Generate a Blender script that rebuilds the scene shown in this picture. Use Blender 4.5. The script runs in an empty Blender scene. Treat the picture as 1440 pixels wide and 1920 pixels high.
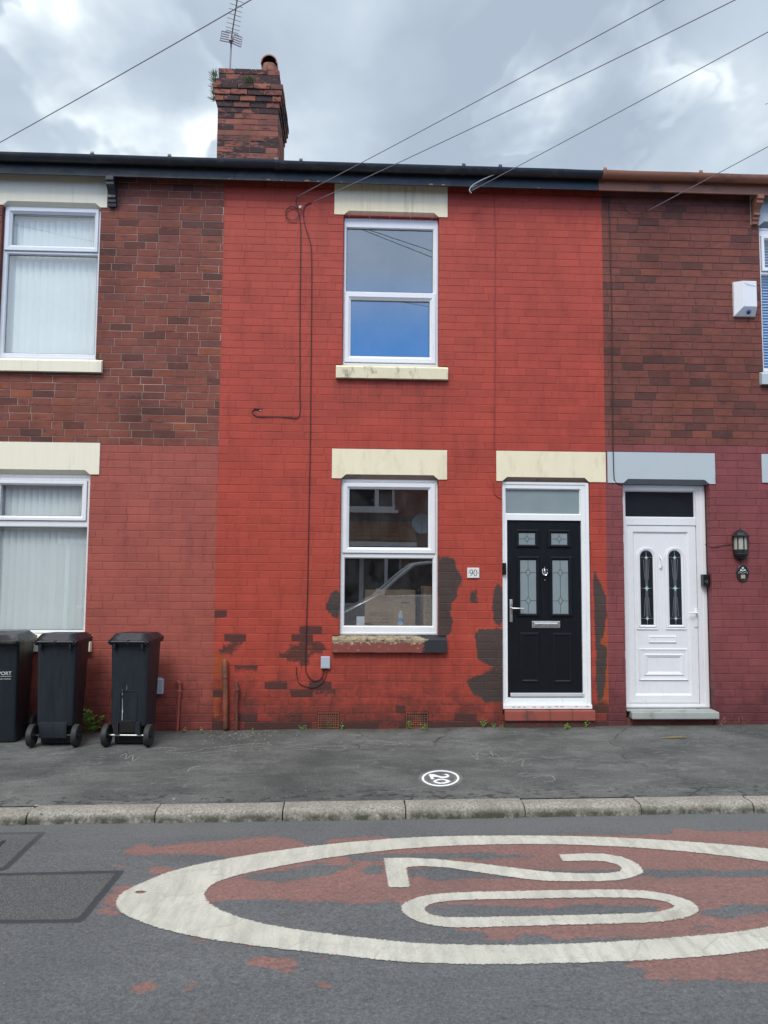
import bpy, bmesh, math, random
import numpy as np
from mathutils import Vector, Matrix, noise as mnoise
random.seed(7)
S = bpy.context.scene
COL = S.collection
R = math.radians

# ------------------------------------------------------------------ camera
CF, CD, CH = 1442.0, 8.55, 1.75            # focal length in photo pixels, distance from the terrace, eye height
YAW, PITCH, ROLL = R(2.5), R(4.3), .007
_f = Vector((math.sin(YAW)*math.cos(PITCH), math.cos(YAW)*math.cos(PITCH), math.sin(PITCH)))
_r0 = Vector((math.cos(YAW), -math.sin(YAW), 0)); _u0 = _r0.cross(_f)
_r = _r0*math.cos(ROLL)+_u0*math.sin(ROLL); _u = _u0*math.cos(ROLL)-_r0*math.sin(ROLL)
CAMP = Vector((0, -CD, CH))
cam = bpy.data.cameras.new('camera'); co = bpy.data.objects.new('camera', cam); COL.objects.link(co)
cam.sensor_fit = 'VERTICAL'; cam.sensor_height = 36; cam.lens = CF/1920*36
cam.clip_start = .05; cam.clip_end = 2000
M3 = Matrix((_r, _u, -_f)).transposed()
co.matrix_world = Matrix.Translation(CAMP) @ M3.to_4x4()
S.camera = co
def ray(px, py): return _f*CF+_r*(px-720)+_u*(960-py)
def W(px, py, Y=0.0):
    d = ray(px, py); t = (Y-CAMP.y)/d.y; p = CAMP+d*t; return p.x, p.z
def WR(px0, py0, px1, py1, Y=0.0):      # pixel rectangle on an upright plane -> x0,x1,z0,z1
    mx, my = (px0+px1)/2, (py0+py1)/2
    return W(px0, my, Y)[0], W(px1, my, Y)[0], W(mx, py1, Y)[1], W(mx, py0, Y)[1]

# ------------------------------------------------------------------ light
S.view_settings.view_transform = 'Standard'; S.view_settings.look = 'None'
S.view_settings.exposure = 0.62; S.view_settings.gamma = 1
SUN_EL, SUN_AZ = R(52), R(200)           # azimuth from +y clockwise: behind the camera, a little left
sd = bpy.data.lights.new('sun', 'SUN'); sd.energy = 1.5; sd.angle = R(24); sd.color = (1, .97, .92)
so = bpy.data.objects.new('sun', sd); COL.objects.link(so)
sun_dir = Vector((math.sin(SUN_AZ)*math.cos(SUN_EL), math.cos(SUN_AZ)*math.cos(SUN_EL), math.sin(SUN_EL)))
so.rotation_euler = sun_dir.to_track_quat('Z', 'Y').to_euler()

class NT:
    def __init__(s, tree): s.t = tree; s.n = tree.nodes; s.l = tree.links
    def add(s, typ, **kw):
        n = s.n.new(typ)
        for k, v in kw.items(): setattr(n, k, v)
        return n
    def put(s, sock, v):
        if isinstance(v, bpy.types.NodeSocket): s.l.new(v, sock)
        elif v is not None:
            if isinstance(v, (tuple, list)) and sock.type == 'RGBA' and len(v) == 3: v = (*v, 1)
            sock.default_value = v
    def math(s, op, a, b=None, c=None, clamp=False):
        n = s.add('ShaderNodeMath', operation=op, use_clamp=clamp); s.put(n.inputs[0], a)
        if b is not None: s.put(n.inputs[1], b)
        if c is not None: s.put(n.inputs[2], c)
        return n.outputs[0]
    def vm(s, op, a, b=None, scale=None):
        n = s.add('ShaderNodeVectorMath', operation=op); s.put(n.inputs[0], a)
        if b is not None: s.put(n.inputs[1], b)
        if scale is not None: s.put(n.inputs['Scale'], scale)
        return n.outputs['Value'] if op in ('DOT_PRODUCT', 'LENGTH') else n.outputs[0]
    def mix(s, fac, a, b, mode='MIX'):
        n = s.add('ShaderNodeMix', data_type='RGBA', blend_type=mode); s.put(n.inputs[0], fac)
        s.put(n.inputs[6], a); s.put(n.inputs[7], b); return n.outputs[2]
    def noise(s, vec, scale, detail=4, rough=.5, dist=0, dim='3D'):
        n = s.add('ShaderNodeTexNoise', noise_dimensions=dim); s.put(n.inputs['Vector'], vec)
        n.inputs['Scale'].default_value = scale; n.inputs['Detail'].default_value = detail
        n.inputs['Roughness'].default_value = rough; n.inputs['Distortion'].default_value = dist
        return n.outputs['Fac']
    def mr(s, v, a, b, c=0., d=1., smooth=False):
        n = s.add('ShaderNodeMapRange', interpolation_type='SMOOTHSTEP' if smooth else 'LINEAR')
        for i, x in enumerate((v, a, b, c, d)): s.put(n.inputs[i], x)
        return n.outputs[0]
    def ramp(s, fac, stops, interp='LINEAR'):
        n = s.add('ShaderNodeValToRGB'); cr = n.color_ramp; cr.interpolation = interp
        while len(cr.elements) < len(stops): cr.elements.new(.5)
        for e, (p, c) in zip(cr.elements, stops): e.position = p; e.color = (*c, 1)
        s.put(n.inputs[0], fac); return n.outputs[0]
    def attr(s, name):
        return s.add('ShaderNodeAttribute', attribute_name=name).outputs['Fac']
    def obj(s): return s.add('ShaderNodeTexCoord').outputs['Object']
    def scalev(s, v, xyz):
        n = s.add('ShaderNodeMapping'); s.put(n.inputs[0], v); n.inputs['Scale'].default_value = xyz; return n.outputs[0]
    def sep(s, v):
        n = s.add('ShaderNodeSeparateXYZ'); s.put(n.inputs[0], v); return n.outputs

wd = bpy.data.worlds.new('World'); S.world = wd; wd.use_nodes = True
t = NT(wd.node_tree); wd.node_tree.nodes.clear()
dirv = t.add('ShaderNodeTexCoord').outputs['Generated']
dx, dy, dz = t.sep(dirv)[:3]
sky = t.add('ShaderNodeTexSky', sky_type='NISHITA', sun_disc=False, sun_elevation=SUN_EL, sun_rotation=SUN_AZ,
            altitude=50, air_density=1.2, dust_density=1.5, ozone_density=1.5).outputs[0]
inv = t.math('DIVIDE', 1.0, t.math('ADD', t.math('MAXIMUM', dz, 0.0), .22))
cp = t.vm('SCALE', dirv, scale=inv)
cpf = t.scalev(cp, (1, .8, .35))
big = t.noise(cpf, 1.25, 3, .5, .3)
med = t.noise(cpf, 3.1, 5, .50, .2)
fin = t.noise(cpf, 11, 5, .6)
dens = t.math('ADD', t.math('MULTIPLY', big, .48), t.math('ADD', t.math('MULTIPLY', med, .46), t.math('MULTIPLY', fin, .06)))
wn_ = t.add('ShaderNodeTexNoise'); t.put(wn_.inputs['Vector'], cpf); wn_.inputs['Scale'].default_value = 4.5; wn_.inputs['Detail'].default_value = 4; wn_.inputs['Roughness'].default_value = .5
dirw = t.vm('ADD', dirv, t.vm('SCALE', t.vm('SUBTRACT', wn_.outputs['Color'], (.5, .5, .5)), scale=.10))
# soft features of this sky at their directions: (photo px, py, angular radius in deg, amount)
for (px, py, rad, amt) in [(228, 75, 2.6, -.075), (222, 115, 2.4, -.085), (212, 155, 2.6, -.08), (60, 215, 7, -.045), (300, 220, 6, -.04), (905, 40, 4, -.02), (1205, 208, 2.2, -.085), (1150, 240, 2.4, -.05), (1060, 292, 2.4, -.07), (960, 120, 7, .07), (1080, 130, 6, .06),
                           (1340, 160, 3.4, -.06), (1400, 145, 3.6, -.085), (1330, 320, 6, -.07), (640, 150, 9, .055), (930, 190, 6, .055), (760, 50, 7, .045), (1230, 70, 5, .04), (1270, 250, 3.5, .05), (330, 60, 5, .04), (80, 70, 5, .02), (720, 310, 5, -.05), (1410, 260, 3, .03)]:
    d = ray(px, py).normalized()
    dt = t.vm('DOT_PRODUCT', dirw, tuple(d))
    m = t.mr(dt, math.cos(R(rad*1.9)), 1.0, 0, amt, True)
    m = t.math('MULTIPLY', m, t.mr(med, .36, .64, 1.5, .4)) if amt < 0 else m
    dens = t.math('ADD', dens, m)
cloud = t.ramp(dens, [(.26, (.76, .79, .81)), (.34, (.575, .635, .675)), (.42, (.46, .525, .585)), (.50, (.385, .45, .52)), (.58, (.335, .395, .465)), (.70, (.285, .345, .42))])
# the sky over the photographer's shoulder: broken cloud, brighter, with blue gaps low down
back = t.mr(dy, .25, -.45, 0, 1, True)
gap = t.mr(med, .44, .60, 0, 1, True)
lowb = t.mr(dz, .42, .27, 0, 1, True)
blueish = t.math('MULTIPLY', t.math('MULTIPLY', back, t.mr(dy, -.55, -.8, 0, 1, True)), t.math('MAXIMUM', t.math('MULTIPLY', gap, .2), lowb))
cb = t.mix(back, cloud, t.vm('MULTIPLY', cloud, (1.9, 1.8, 1.72)))
blueish = t.math('MULTIPLY', blueish, t.mr(dx, -.30, -.12, 0, 1, True))
cb = t.mix(blueish, cb, (.19, .55, 1.35))
cb = t.vm('SCALE', cb, scale=10.0)
fin_c = t.mix(.985, sky, cb)
gnd = t.mr(dz, -.02, .0, 0, 1)
fin_c = t.mix(gnd, (1.2, 1.2, 1.2), fin_c)
bg = t.add('ShaderNodeBackground'); t.put(bg.inputs[0], fin_c); bg.inputs[1].default_value = .1
t.l.new(bg.outputs[0], t.add('ShaderNodeOutputWorld').inputs[0])
wd.cycles.sampling_method = 'MANUAL'; wd.cycles.sample_map_resolution = 1024

# ------------------------------------------------------------------ materials
def newmat(name):
    m = bpy.data.materials.new(name); m.use_nodes = True; m.node_tree.nodes.clear()
    t = NT(m.node_tree); b = t.add('ShaderNodeBsdfPrincipled'); o = t.add('ShaderNodeOutputMaterial')
    t.l.new(b.outputs[0], o.inputs[0]); t.b = b; t.o = o; return m, t
def bump(t, h, strength=.3, dist=.01, nrm=None):
    n = t.add('ShaderNodeBump'); n.inputs['Strength'].default_value = strength; n.inputs['Distance'].default_value = dist
    t.put(n.inputs['Height'], h)
    if nrm is not None: t.l.new(nrm, n.inputs['Normal'])
    t.l.new(n.outputs[0], t.b.inputs['Normal']); return n.outputs[0]
def simple(name, col, rough=.5, metal=0, var=.15, scale=6, bmp=.15, bscale=60, spec=.5, dirt=None, dscale=3, dth=(.5, .7), stretch=(1, 1, 1)):
    m, t = newmat(name); p = t.obj(); ps = t.scalev(p, stretch)
    n = t.noise(ps, scale, 5, .6)
    c = t.mix(n, tuple(x*(1-var) for x in col), tuple(min(1, x*(1+var)) for x in col))
    if dirt:
        k = t.mr(t.noise(ps, dscale, 7, .65), dth[0], dth[1], 0, .85, True); c = t.mix(k, c, dirt)
    t.put(t.b.inputs['Base Color'], c); t.b.inputs['Metallic'].default_value = metal
    t.put(t.b.inputs['Roughness'], t.mr(t.noise(ps, scale*3, 3), .3, .7, max(0, rough-.08), min(1, rough+.08)))
    t.b.inputs['Specular IOR Level'].default_value = spec
    if bmp: bump(t, t.noise(p, bscale, 4, .6), bmp, .004)
    return m
MT = {}
def brick_mat(name, stops, soot=.5, bright=1.0):
    m, t = newmat(name); p = t.obj(); tone = t.attr('tone'); t2 = t.attr('tone2')
    base = t.ramp(tone, stops)
    n1 = t.noise(t.scalev(p, (1, 1, 2.4)), 9, 6, .62); n2 = t.noise(p, 60, 4, .6)
    c = t.mix(t.mr(n1, .3, .75, 0, .6), base, t.vm('SCALE', base, scale=.52))
    c = t.mix(t.mr(n2, .55, .75, 0, .35), c, t.vm('SCALE', base, scale=1.45))
    sm = t.math('MULTIPLY', t.mr(t.math('ADD', t.noise(t.scalev(p, (.7, 1, 2)), 12, 6, .68), t.math('MULTIPLY', t2, .35)), .66, .80, 0, 1, True), soot)
    c = t.mix(sm, c, (.050, .036, .036))
    st = t.mr(t.noise(t.scalev(p, (1.4, 1, .8)), 1.1, 4, .6), .42, .72, 1.0, .68)
    c = t.vm('SCALE', c, scale=st)
    fl = t.mr(t.noise(p, 24, 2, .5), .775, .80, 0, .6); c = t.mix(fl, c, (.5, .46, .42))
    t.put(t.b.inputs['Base Color'], c); t.b.inputs['Roughness'].default_value = .88; t.b.inputs['Specular IOR Level'].default_value = .25
    bump(t, t.math('ADD', t.math('MULTIPLY', n1, .6), n2), .55, .006); return m
MT['brickL'] = brick_mat('brick_weathered', [(0, (.20, .076, .060)), (.25, (.265, .088, .064)), (.5, (.24, .080, .063)), (.75, (.28, .090, .061)), (.93, (.22, .086, .075)), (1, (.33, .105, .062))], .55)
MT['brickR'] = brick_mat('brick_sooty', [(0, (.185, .068, .057)), (.3, (.23, .079, .063)), (.6, (.215, .074, .061)), (.9, (.24, .083, .062)), (1, (.265, .088, .062))], .5)
MT['brickC'] = brick_mat('brick_chimney', [(0, (.18, .085, .068)), (.3, (.35, .13, .09)), (.6, (.27, .10, .078)), (1, (.42, .155, .105))], .95)
MT['brickO'] = brick_mat('brick_opposite', [(0, (.11, .040, .030)), (.5, (.17, .055, .038)), (1, (.22, .07, .045))], .6)
MT['mortarL'] = simple('mortar_pale', (.44, .37, .31), .95, var=.25, scale=14, dirt=(.13, .075, .06), dscale=2.2, dth=(.36, .66))
MT['mortarR'] = simple('mortar_dark', (.075, .05, .045), .95, var=.3, scale=20)
MT['mortarC'] = simple('mortar_chimney', (.16, .12, .10), .95, var=.3, scale=20)

def paint_mat(name, col, tonev=.10, grime=(.06, .03, .028), patches=False, joint=False):
    m, t = newmat(name); p = t.obj(); tone = t.attr('tone')
    v = t.mr(tone, 0, 1, 1-tonev, 1+tonev)
    n1 = t.noise(t.scalev(p, (1, 1, 1.6)), 1.6, 5, .6); n2 = t.noise(p, 42, 5, .62); n3 = t.noise(t.scalev(p, (1, 1, .25)), 7, 5, .65)
    v = t.math('MULTIPLY', v, t.mr(n1, .3, .7, .88, 1.12)); v = t.math('MULTIPLY', v, t.mr(n2, .3, .7, .95, 1.05))
    v = t.math('MULTIPLY', v, t.mr(n3, .5, .78, 1, .74))
    c = t.vm('SCALE', col, scale=v)
    z = t.sep(p)[2]
    # splash grime low on the wall, its edge broken up by noise
    g = t.mr(t.math('ADD', z, t.mr(t.noise(p, 5, 6, .7), .3, .7, .35, -.35)), .78, -.05, 0, .85, True)
    c = t.mix(g, c, grime)
    if patches:                                        # run-off stains below the two sills
        x_ = t.sep(p)[0]; sk = t.noise(t.scalev(p, (16, 1, .9)), 2.2, 5, .7)
        for (zt, ln) in ((3.90, .55), (.85, .5)):
            mk = t.math('MULTIPLY', t.mr(z, zt+.0, zt-ln, 1, 0), t.math('LESS_THAN', z, zt)); mk = t.math('MULTIPLY', mk, t.math('MULTIPLY', t.mr(x_, -.24, -.10), t.mr(x_, 1.12, 1.0)))
            c = t.mix(t.math('MULTIPLY', mk, t.mr(sk, .40, .68, .10, .75)), c, (.12, .034, .028))
    # small chips and nail holes
    ch = t.mr(t.noise(p, 30, 3, .5), .765, .79, 0, .8); c = t.mix(ch, c, (.05, .022, .018))
    if patches:
        wn = t.math('SUBTRACT', t.noise(t.scalev(p, (1, 1, .6)), 22, 5, .7), .5)
        wc = t.math('SUBTRACT', t.noise(t.scalev(p, (1, 1, 1.4)), 6, 3, .6), .5)
        wob = t.math('ADD', t.math('MULTIPLY', wn, .065), t.math('MULTIPLY', wc, .04))
        og = t.attr('sd_orange'); k = t.mr(t.math('ADD', og, wob), .01, -.02, 0, .8); c = t.mix(k, c, (.34, .075, .025))
        pk = t.attr('sd_flake'); fn = t.math('SUBTRACT', t.noise(t.scalev(p, (1, 1, 1.3)), 26, 7, .72), .5)
        lowf = t.math('MULTIPLY', t.mr(z, .5, .05, 0, 1), t.mr(t.attr('tone2'), .30, .85, 0, 1)); pk = t.math('MINIMUM', pk, t.mr(lowf, .15, .7, .10, -.035))
        k = t.mr(t.math('ADD', pk, t.math('MULTIPLY', fn, .20)), .026, -.012, 0, .88); c = t.mix(k, c, t.mix(n2, (.030, .018, .017), (.085, .038, .032)))
        pd = t.attr('sd_patch'); k = t.mr(t.math('ADD', pd, wob), .006, -.008, 0, .95)
        c = t.mix(k, c, t.mix(t.math('ADD', t.math('MULTIPLY', t.mr(n1, .35, .65), .6), t.math('MULTIPLY', t.mr(n2, .3, .7), .4)), (.036, .032, .030), (.060, .053, .048)))
    t.put(t.b.inputs['Base Color'], c); t.put(t.b.inputs['Roughness'], t.mr(n2, .3, .7, .5, .68)); t.b.inputs['Specular IOR Level'].default_value = .32
    bump(t, t.math('ADD', n2, t.math('MULTIPLY', t.noise(p, 12, 4, .6), .8)), .4, .006); return m
RED = (.385, .057, .037); ROSE = (.335, .083, .062); PLUM = (.215, .058, .062)
MT['paint90'] = paint_mat('red_masonry_paint', RED, .07, (.095, .028, .023), True)
MT['paint90m'] = paint_mat('red_painted_joint', (.35, .051, .034), 0, (.05, .02, .02), True)
MT['paint92'] = paint_mat('rose_masonry_paint', ROSE, .05, (.16, .036, .034))
MT['paint92m'] = paint_mat('rose_painted_joint', (.29, .074, .064), 0)
MT['paint88'] = paint_mat('plum_masonry_paint', PLUM, .06, (.09, .025, .03))
MT['paint88m'] = paint_mat('plum_painted_joint', (.145, .042, .05), 0)

def upvc(name, col=(.80, .81, .84)):
    m, t = newmat(name); p = t.obj()
    n = t.noise(p, 5, 5, .65); st = t.mr(t.noise(t.scalev(p, (6, 1, .6)), 6, 6, .7), .58, .78, 0, .35)
    c = t.mix(t.mr(n, .4, .75, 0, .22), col, tuple(x*.78 for x in col)); c = t.mix(st, c, (.42, .40, .35)); c = t.mix(t.mr(t.noise(p, 28, 4, .7), .62, .72, 0, .35), c, (.38, .36, .32))
    t.put(t.b.inputs['Base Color'], c); t.b.inputs['Roughness'].default_value = .32; return m
MT['upvc'] = upvc('white_upvc'); MT['upvc2'] = upvc('white_upvc_clean', (.84, .86, .88)); MT['upvc3'] = upvc('weathered_upvc', (.70, .73, .78))
def glass(name, tint, refl):
    m, t = newmat(name); t.n.remove(t.b)
    p = t.obj(); tr = t.add('ShaderNodeBsdfTransparent'); tr.inputs[0].default_value = (*tint, 1)
    gl = t.add('ShaderNodeBsdfGlossy'); gl.inputs['Roughness'].default_value = .01; gl.inputs[0].default_value = (.97, 1, 1, 1)
    bn = t.add('ShaderNodeBump'); bn.inputs['Strength'].default_value = .015; bn.inputs['Distance'].default_value = .05
    t.put(bn.inputs['Height'], t.noise(p, 1.3, 1, .4)); t.l.new(bn.outputs[0], gl.inputs['Normal'])
    ge = t.add('ShaderNodeNewGeometry'); c = t.math('ABSOLUTE', t.vm('DOT_PRODUCT', ge.outputs['Incoming'], ge.outputs['Normal']))
    f = t.math('ADD', t.math('MULTIPLY', t.math('POWER', t.math('SUBTRACT', 1.0, c, clamp=True), 5), 1-refl), refl, clamp=True)
    mx = t.add('ShaderNodeMixShader'); t.put(mx.inputs[0], f); t.l.new(tr.outputs[0], mx.inputs[1]); t.l.new(gl.outputs[0], mx.inputs[2])
    # rain marks, smears and specks dried on the pane
    df = t.add('ShaderNodeBsdfDiffuse'); df.inputs[0].default_value = (.75, .78, .8, 1)
    a = t.mr(t.noise(t.scalev(p, (46, 1, 4.2)), 1.0, 3, .6), .70, .78, 0, .30)
    b = t.mr(t.noise(p, 42, 2, .5), .745, .79, 0, .4)
    h = t.mr(t.noise(t.scalev(p, (1, 1, .5)), 3.5, 6, .7), .35, .8, .0, .06)
    k = t.math('MAXIMUM', t.math('MAXIMUM', a, b), h)
    m2 = t.add('ShaderNodeMixShader'); t.put(m2.inputs[0], k); t.l.new(mx.outputs[0], m2.inputs[1]); t.l.new(df.outputs[0], m2.inputs[2])
    t.l.new(m2.outputs[0], t.o.inputs[0]); return m
MT['glass'] = glass('window_glass', (.90, .94, .95), .14)
MT['glassd'] = glass('ground_floor_glass', (.84, .87, .88), .27)
MT['glassb'] = glass('upstairs_glass', (.7, .76, .82), .27)
def frosted():
    m, t = newmat('obscured_glass'); p = t.obj(); n = t.noise(p, 90, 3, .6)
    t.put(t.b.inputs['Base Color'], t.mix(t.noise(p, 4, 3), (.20, .25, .27), (.27, .33, .35))); t.b.inputs['Roughness'].default_value = .22
    bump(t, n, .2, .002); return m
MT['frost'] = frosted()
MT['darkglass'] = simple('dark_obscured_glass', (.016, .020, .026), .12, var=.3, scale=3, bmp=.05, bscale=70)
def blackdoor():
    m, t = newmat('black_woodgrain'); p = t.obj()
    g = t.noise(t.scalev(p, (14, 1, 1.0)), 4, 6, .7, .6)
    t.put(t.b.inputs['Base Color'], t.mix(g, (.0035, .0045, .008), (.0065, .0085, .013))); t.put(t.b.inputs['Roughness'], t.mr(g, .3, .7, .36, .52)); t.b.inputs['Specular IOR Level'].default_value = .28
    bump(t, g, .35, .003); return m
MT['blackdoor'] = blackdoor()
MT['cream'] = simple('cream_stone_paint', (.82, .74, .54), .75, var=.06, scale=5, bmp=.25, bscale=35, dirt=(.55, .45, .29), dscale=3.5, dth=(.48, .80), stretch=(1.5, 1, .6))
MT['creamL'] = simple('pale_stone_paint', (.82, .77, .62), .75, var=.06, scale=5, bmp=.25, bscale=35, dirt=(.48, .45, .38), dscale=3.5, dth=(.56, .85), stretch=(4, 1, .25))
MT['creamU'] = simple('grubby_cream_paint', (.90, .79, .56), .75, var=.08, scale=5, bmp=.25, bscale=35, dirt=(.48, .43, .34), dscale=3.5, dth=(.5, .8), stretch=(4, 1, .25))
MT['sillc'] = simple('worn_cream_sill', (.74, .68, .48), .75, var=.1, scale=8, bmp=.4, bscale=30, dirt=(.20, .15, .10), dscale=5, dth=(.55, .72), stretch=(1.5, 1, .8))
MT['blue'] = simple('pale_blue_stone_paint', (.46, .52, .56), .7, var=.04, scale=4, bmp=.2, bscale=30, dirt=(.26, .31, .36), dscale=4, dth=(.6, .8))
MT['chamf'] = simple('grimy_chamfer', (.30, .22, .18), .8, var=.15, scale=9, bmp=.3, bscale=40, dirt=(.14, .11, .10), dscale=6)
MT['chamfb'] = simple('darker_blue_chamfer', (.25, .29, .33), .8, var=.15, scale=9)  # darker blue for the sloping lower edge of the lintels
MT['stone'] = simple('grey_step_stone', (.36, .38, .37), .85, var=.15, scale=12, bmp=.5, bscale=30, dirt=(.16, .16, .15), dscale=6, dth=(.5, .68))
MT['tile'] = simple('red_step_tile', (.30, .075, .055), .6, var=.15, scale=9, bmp=.3, bscale=40, dirt=(.12, .05, .04), dscale=6, dth=(.5, .7))
def sill_flaked():
    m, t = newmat('flaking_sill_paint'); p = t.obj(); x, y, z = t.sep(p)[:3]
    n = t.noise(t.scalev(p, (1, 1, 1.6)), 17, 7, .72); n2 = t.noise(p, 5, 4, .6)
    c = t.mix(n2, (.19, .048, .040), (.26, .07, .055))
    fl = t.mr(t.math('ADD', n, t.mr(z, SILL_Z+.075, SILL_Z+.105, 0, .10)), .625, .64, 0, 1); c = t.mix(fl, c, t.mix(n2, (.38, .28, .18), (.58, .47, .34)))
    up = t.mr(z, SILL_Z+.112, SILL_Z+.118, 0, 1); c = t.mix(up, c, t.mix(t.mr(n, .45, .6), (.34, .27, .17), (.07, .065, .06)))
    bl = t.mr(t.math('ADD', x, t.mr(n2, .3, .7, -.14, .14)), .80, .815, 0, 1); c = t.mix(bl, c, (.020, .022, .028))
    t.put(t.b.inputs['Base Color'], c); t.b.inputs['Roughness'].default_value = .7
    bump(t, n, .5, .006); return m
SILL_Z = W(730, 1223)[1]
MT['sillf'] = sill_flaked()
MT['black'] = simple('black_gloss_paint', (.018, .024, .032), .42, var=.3, scale=5, bmp=.3, bscale=25, dirt=(.055, .055, .05), dscale=6, dth=(.52, .72), stretch=(1, 1, 1.5))
MT['blackmet'] = simple('black_lantern_paint', (.012, .015, .018), .4, var=.3, scale=8, bmp=.1)
MT['brown'] = simple('terracotta_paint', (.30, .125, .075), .55, var=.15, scale=5, bmp=.3, bscale=25, dirt=(.14, .07, .05), dscale=5, dth=(.48, .68), stretch=(1, 1, 1.5))
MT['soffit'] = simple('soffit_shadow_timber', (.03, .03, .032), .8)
MT['slate'] = simple('roof_slate', (.07, .075, .085), .7, var=.3, scale=6)
MT['rooftile'] = simple('orange_roof_tile', (.24, .11, .055), .8, var=.3, scale=8, bmp=.5, bscale=20)
MT['wallin'] = simple('plaster', (.36, .33, .29), .9)
MT['floorin'] = simple('floorboards', (.12, .09, .07), .8)
MT['terra'] = simple('terracotta', (.33, .13, .085), .8, var=.25, scale=9, bmp=.4, bscale=30, dirt=(.07, .045, .04), dscale=7, dth=(.5, .68))
MT['rustpipe'] = simple('rusty_painted_pipe', (.30, .085, .045), .7, var=.25, scale=10, bmp=.7, bscale=35, dirt=(.11, .055, .035), dscale=9, dth=(.45, .6), stretch=(1, 1, .6))
MT['rustdark'] = simple('corroded_pipe', (.14, .045, .035), .8, var=.4, scale=18, bmp=.9, bscale=50, dirt=(.55, .50, .44), dscale=16, dth=(.60, .66), stretch=(1, 1, .5))
MT['rosepipe'] = simple('rose_painted_pipe', (.30, .07, .055), .6, var=.15, scale=10, bmp=.4, bscale=40, dirt=(.14, .05, .04), dscale=8, dth=(.55, .7))
MT['vent'] = simple('rusty_iron_grille', (.19, .062, .038), .8, var=.35, scale=20, bmp=.6, bscale=60, dirt=(.08, .04, .03), dscale=10, dth=(.45, .62))
MT['void'] = simple('black_hollow_shade', (.006, .005, .005), .9)  # plain black, stands in for the shade inside hollows
MT['bin'] = simple('charcoal_bin_plastic', (.0075, .0135, .020), .5, var=.2, scale=3, bmp=.35, bscale=90, dirt=(.030, .038, .042), dscale=4, dth=(.55, .85), stretch=(3, 3, .5))
MT['lid'] = simple('dark_lid_plastic', (.012, .013, .020), .42, var=.2, scale=5, bmp=.3, bscale=80, dirt=(.09, .085, .08), dscale=5, dth=(.55, .8))
MT['tyre'] = simple('wheel_rubber', (.018, .020, .022), .65, var=.3, scale=12, bmp=.3, dirt=(.07, .065, .055), dscale=8, dth=(.5, .8))
MT['steel'] = simple('brushed_steel', (.66, .66, .64), .38, 1, var=.1, scale=20, bmp=.05)
MT['chrome'] = simple('chrome', (.85, .86, .88), .10, 1, var=.03, bmp=0)
MT['plated'] = simple('white_plated_handle', (.78, .80, .82), .2, .4, var=.05, bmp=0)
MT['greybox'] = simple('grey_plastic', (.42, .47, .54), .4, var=.06, bmp=.05)
MT['whitebox'] = simple('aged_white_plastic', (.74, .76, .80), .4, var=.05, scale=5, bmp=.05, dirt=(.5, .48, .44), dscale=4, dth=(.55, .9))
MT['blkplastic'] = simple('black_plastic', (.010, .010, .011), .3, var=.2, bmp=0)
MT['cable'] = simple('dark_cable', (.030, .017, .018), .55, var=.2, bmp=0)
MT['cablered'] = simple('painted_over_cable', (.26, .035, .032), .55, var=.2, bmp=0)
MT['wire'] = simple('overhead_cable', (.20, .20, .22), .6, var=.1, bmp=0)
MT['wiregrey'] = simple('pale_cable', (.40, .42, .45), .6, var=.1, bmp=0)
MT['alu'] = simple('weathered_aluminium', (.30, .27, .29), .5, .3, var=.2, bmp=0)
MT['plate'] = simple('white_number_plate', (.72, .74, .74), .4, var=.06, bmp=.05)
MT['ink'] = simple('black_lettering', (.02, .02, .022), .5, var=.1, bmp=0)
MT['lead'] = simple('lead_came', (.014, .015, .017), .5, var=.1, bmp=0)
MT['whiteink'] = simple('white_lettering', (.75, .77, .78), .5, var=.08, bmp=0)
MT['goldink'] = simple('gold_lettering', (.72, .58, .36), .5, var=.1, bmp=0)
MT['bevelg'] = simple('bevelled_glass', (.42, .60, .62), .12, var=.1, bmp=0)
MT['frostlamp'] = simple('frosted_lamp_pane', (.42, .42, .36), .35, var=.1, bmp=.1)
MT['lens'] = simple('blue_strobe_lens', (.03, .05, .22), .08, var=.1, bmp=0)
MT['blind'] = simple('cream_blind_fabric', (.88, .90, .88), .8, var=.04, scale=3, bmp=.08, bscale=150)
MT['venet'] = simple('white_venetian_slat', (.66, .72, .80), .4, var=.04, bmp=0)
MT['card'] = simple('cardboard', (.36, .24, .14), .85, var=.08, scale=3, bmp=.1, bscale=60)
MT['cardtape'] = simple('brown_tape', (.30, .19, .10), .4, var=.05, bmp=0)
MT['cardink'] = simple('carton_print', (.07, .05, .035), .7, var=.05, bmp=0)
MT['tissue'] = simple('white_tissue', (.75, .78, .80), .8, var=.05, bmp=.2, bscale=12)
MT['petlabel'] = simple('blue_bottle_label', (.06, .30, .62), .4, var=.05, bmp=0)
MT['carpaint'] = simple('silver_car_paint', (.75, .78, .80), .25, .3, var=.04, bmp=0)
MT['carglass'] = simple('car_glass', (.015, .02, .024), .05, var=.1, bmp=0)
MT['leaf'] = simple('weed_leaf', (.15, .30, .05), .6, var=.4, scale=30, bmp=0)
MT['fern'] = simple('chimney_fern', (.17, .25, .10), .7, var=.4, scale=30, bmp=0)
MT['dry'] = simple('dry_grass', (.30, .24, .13), .8, var=.3, scale=30, bmp=0)
MT['grit'] = simple('pale_grit', (.36, .33, .28), .9, var=.4, scale=15, bmp=0)
MT['tarbit'] = simple('brown_grit', (.10, .075, .055), .9, var=.4, scale=15, bmp=0)

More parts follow.
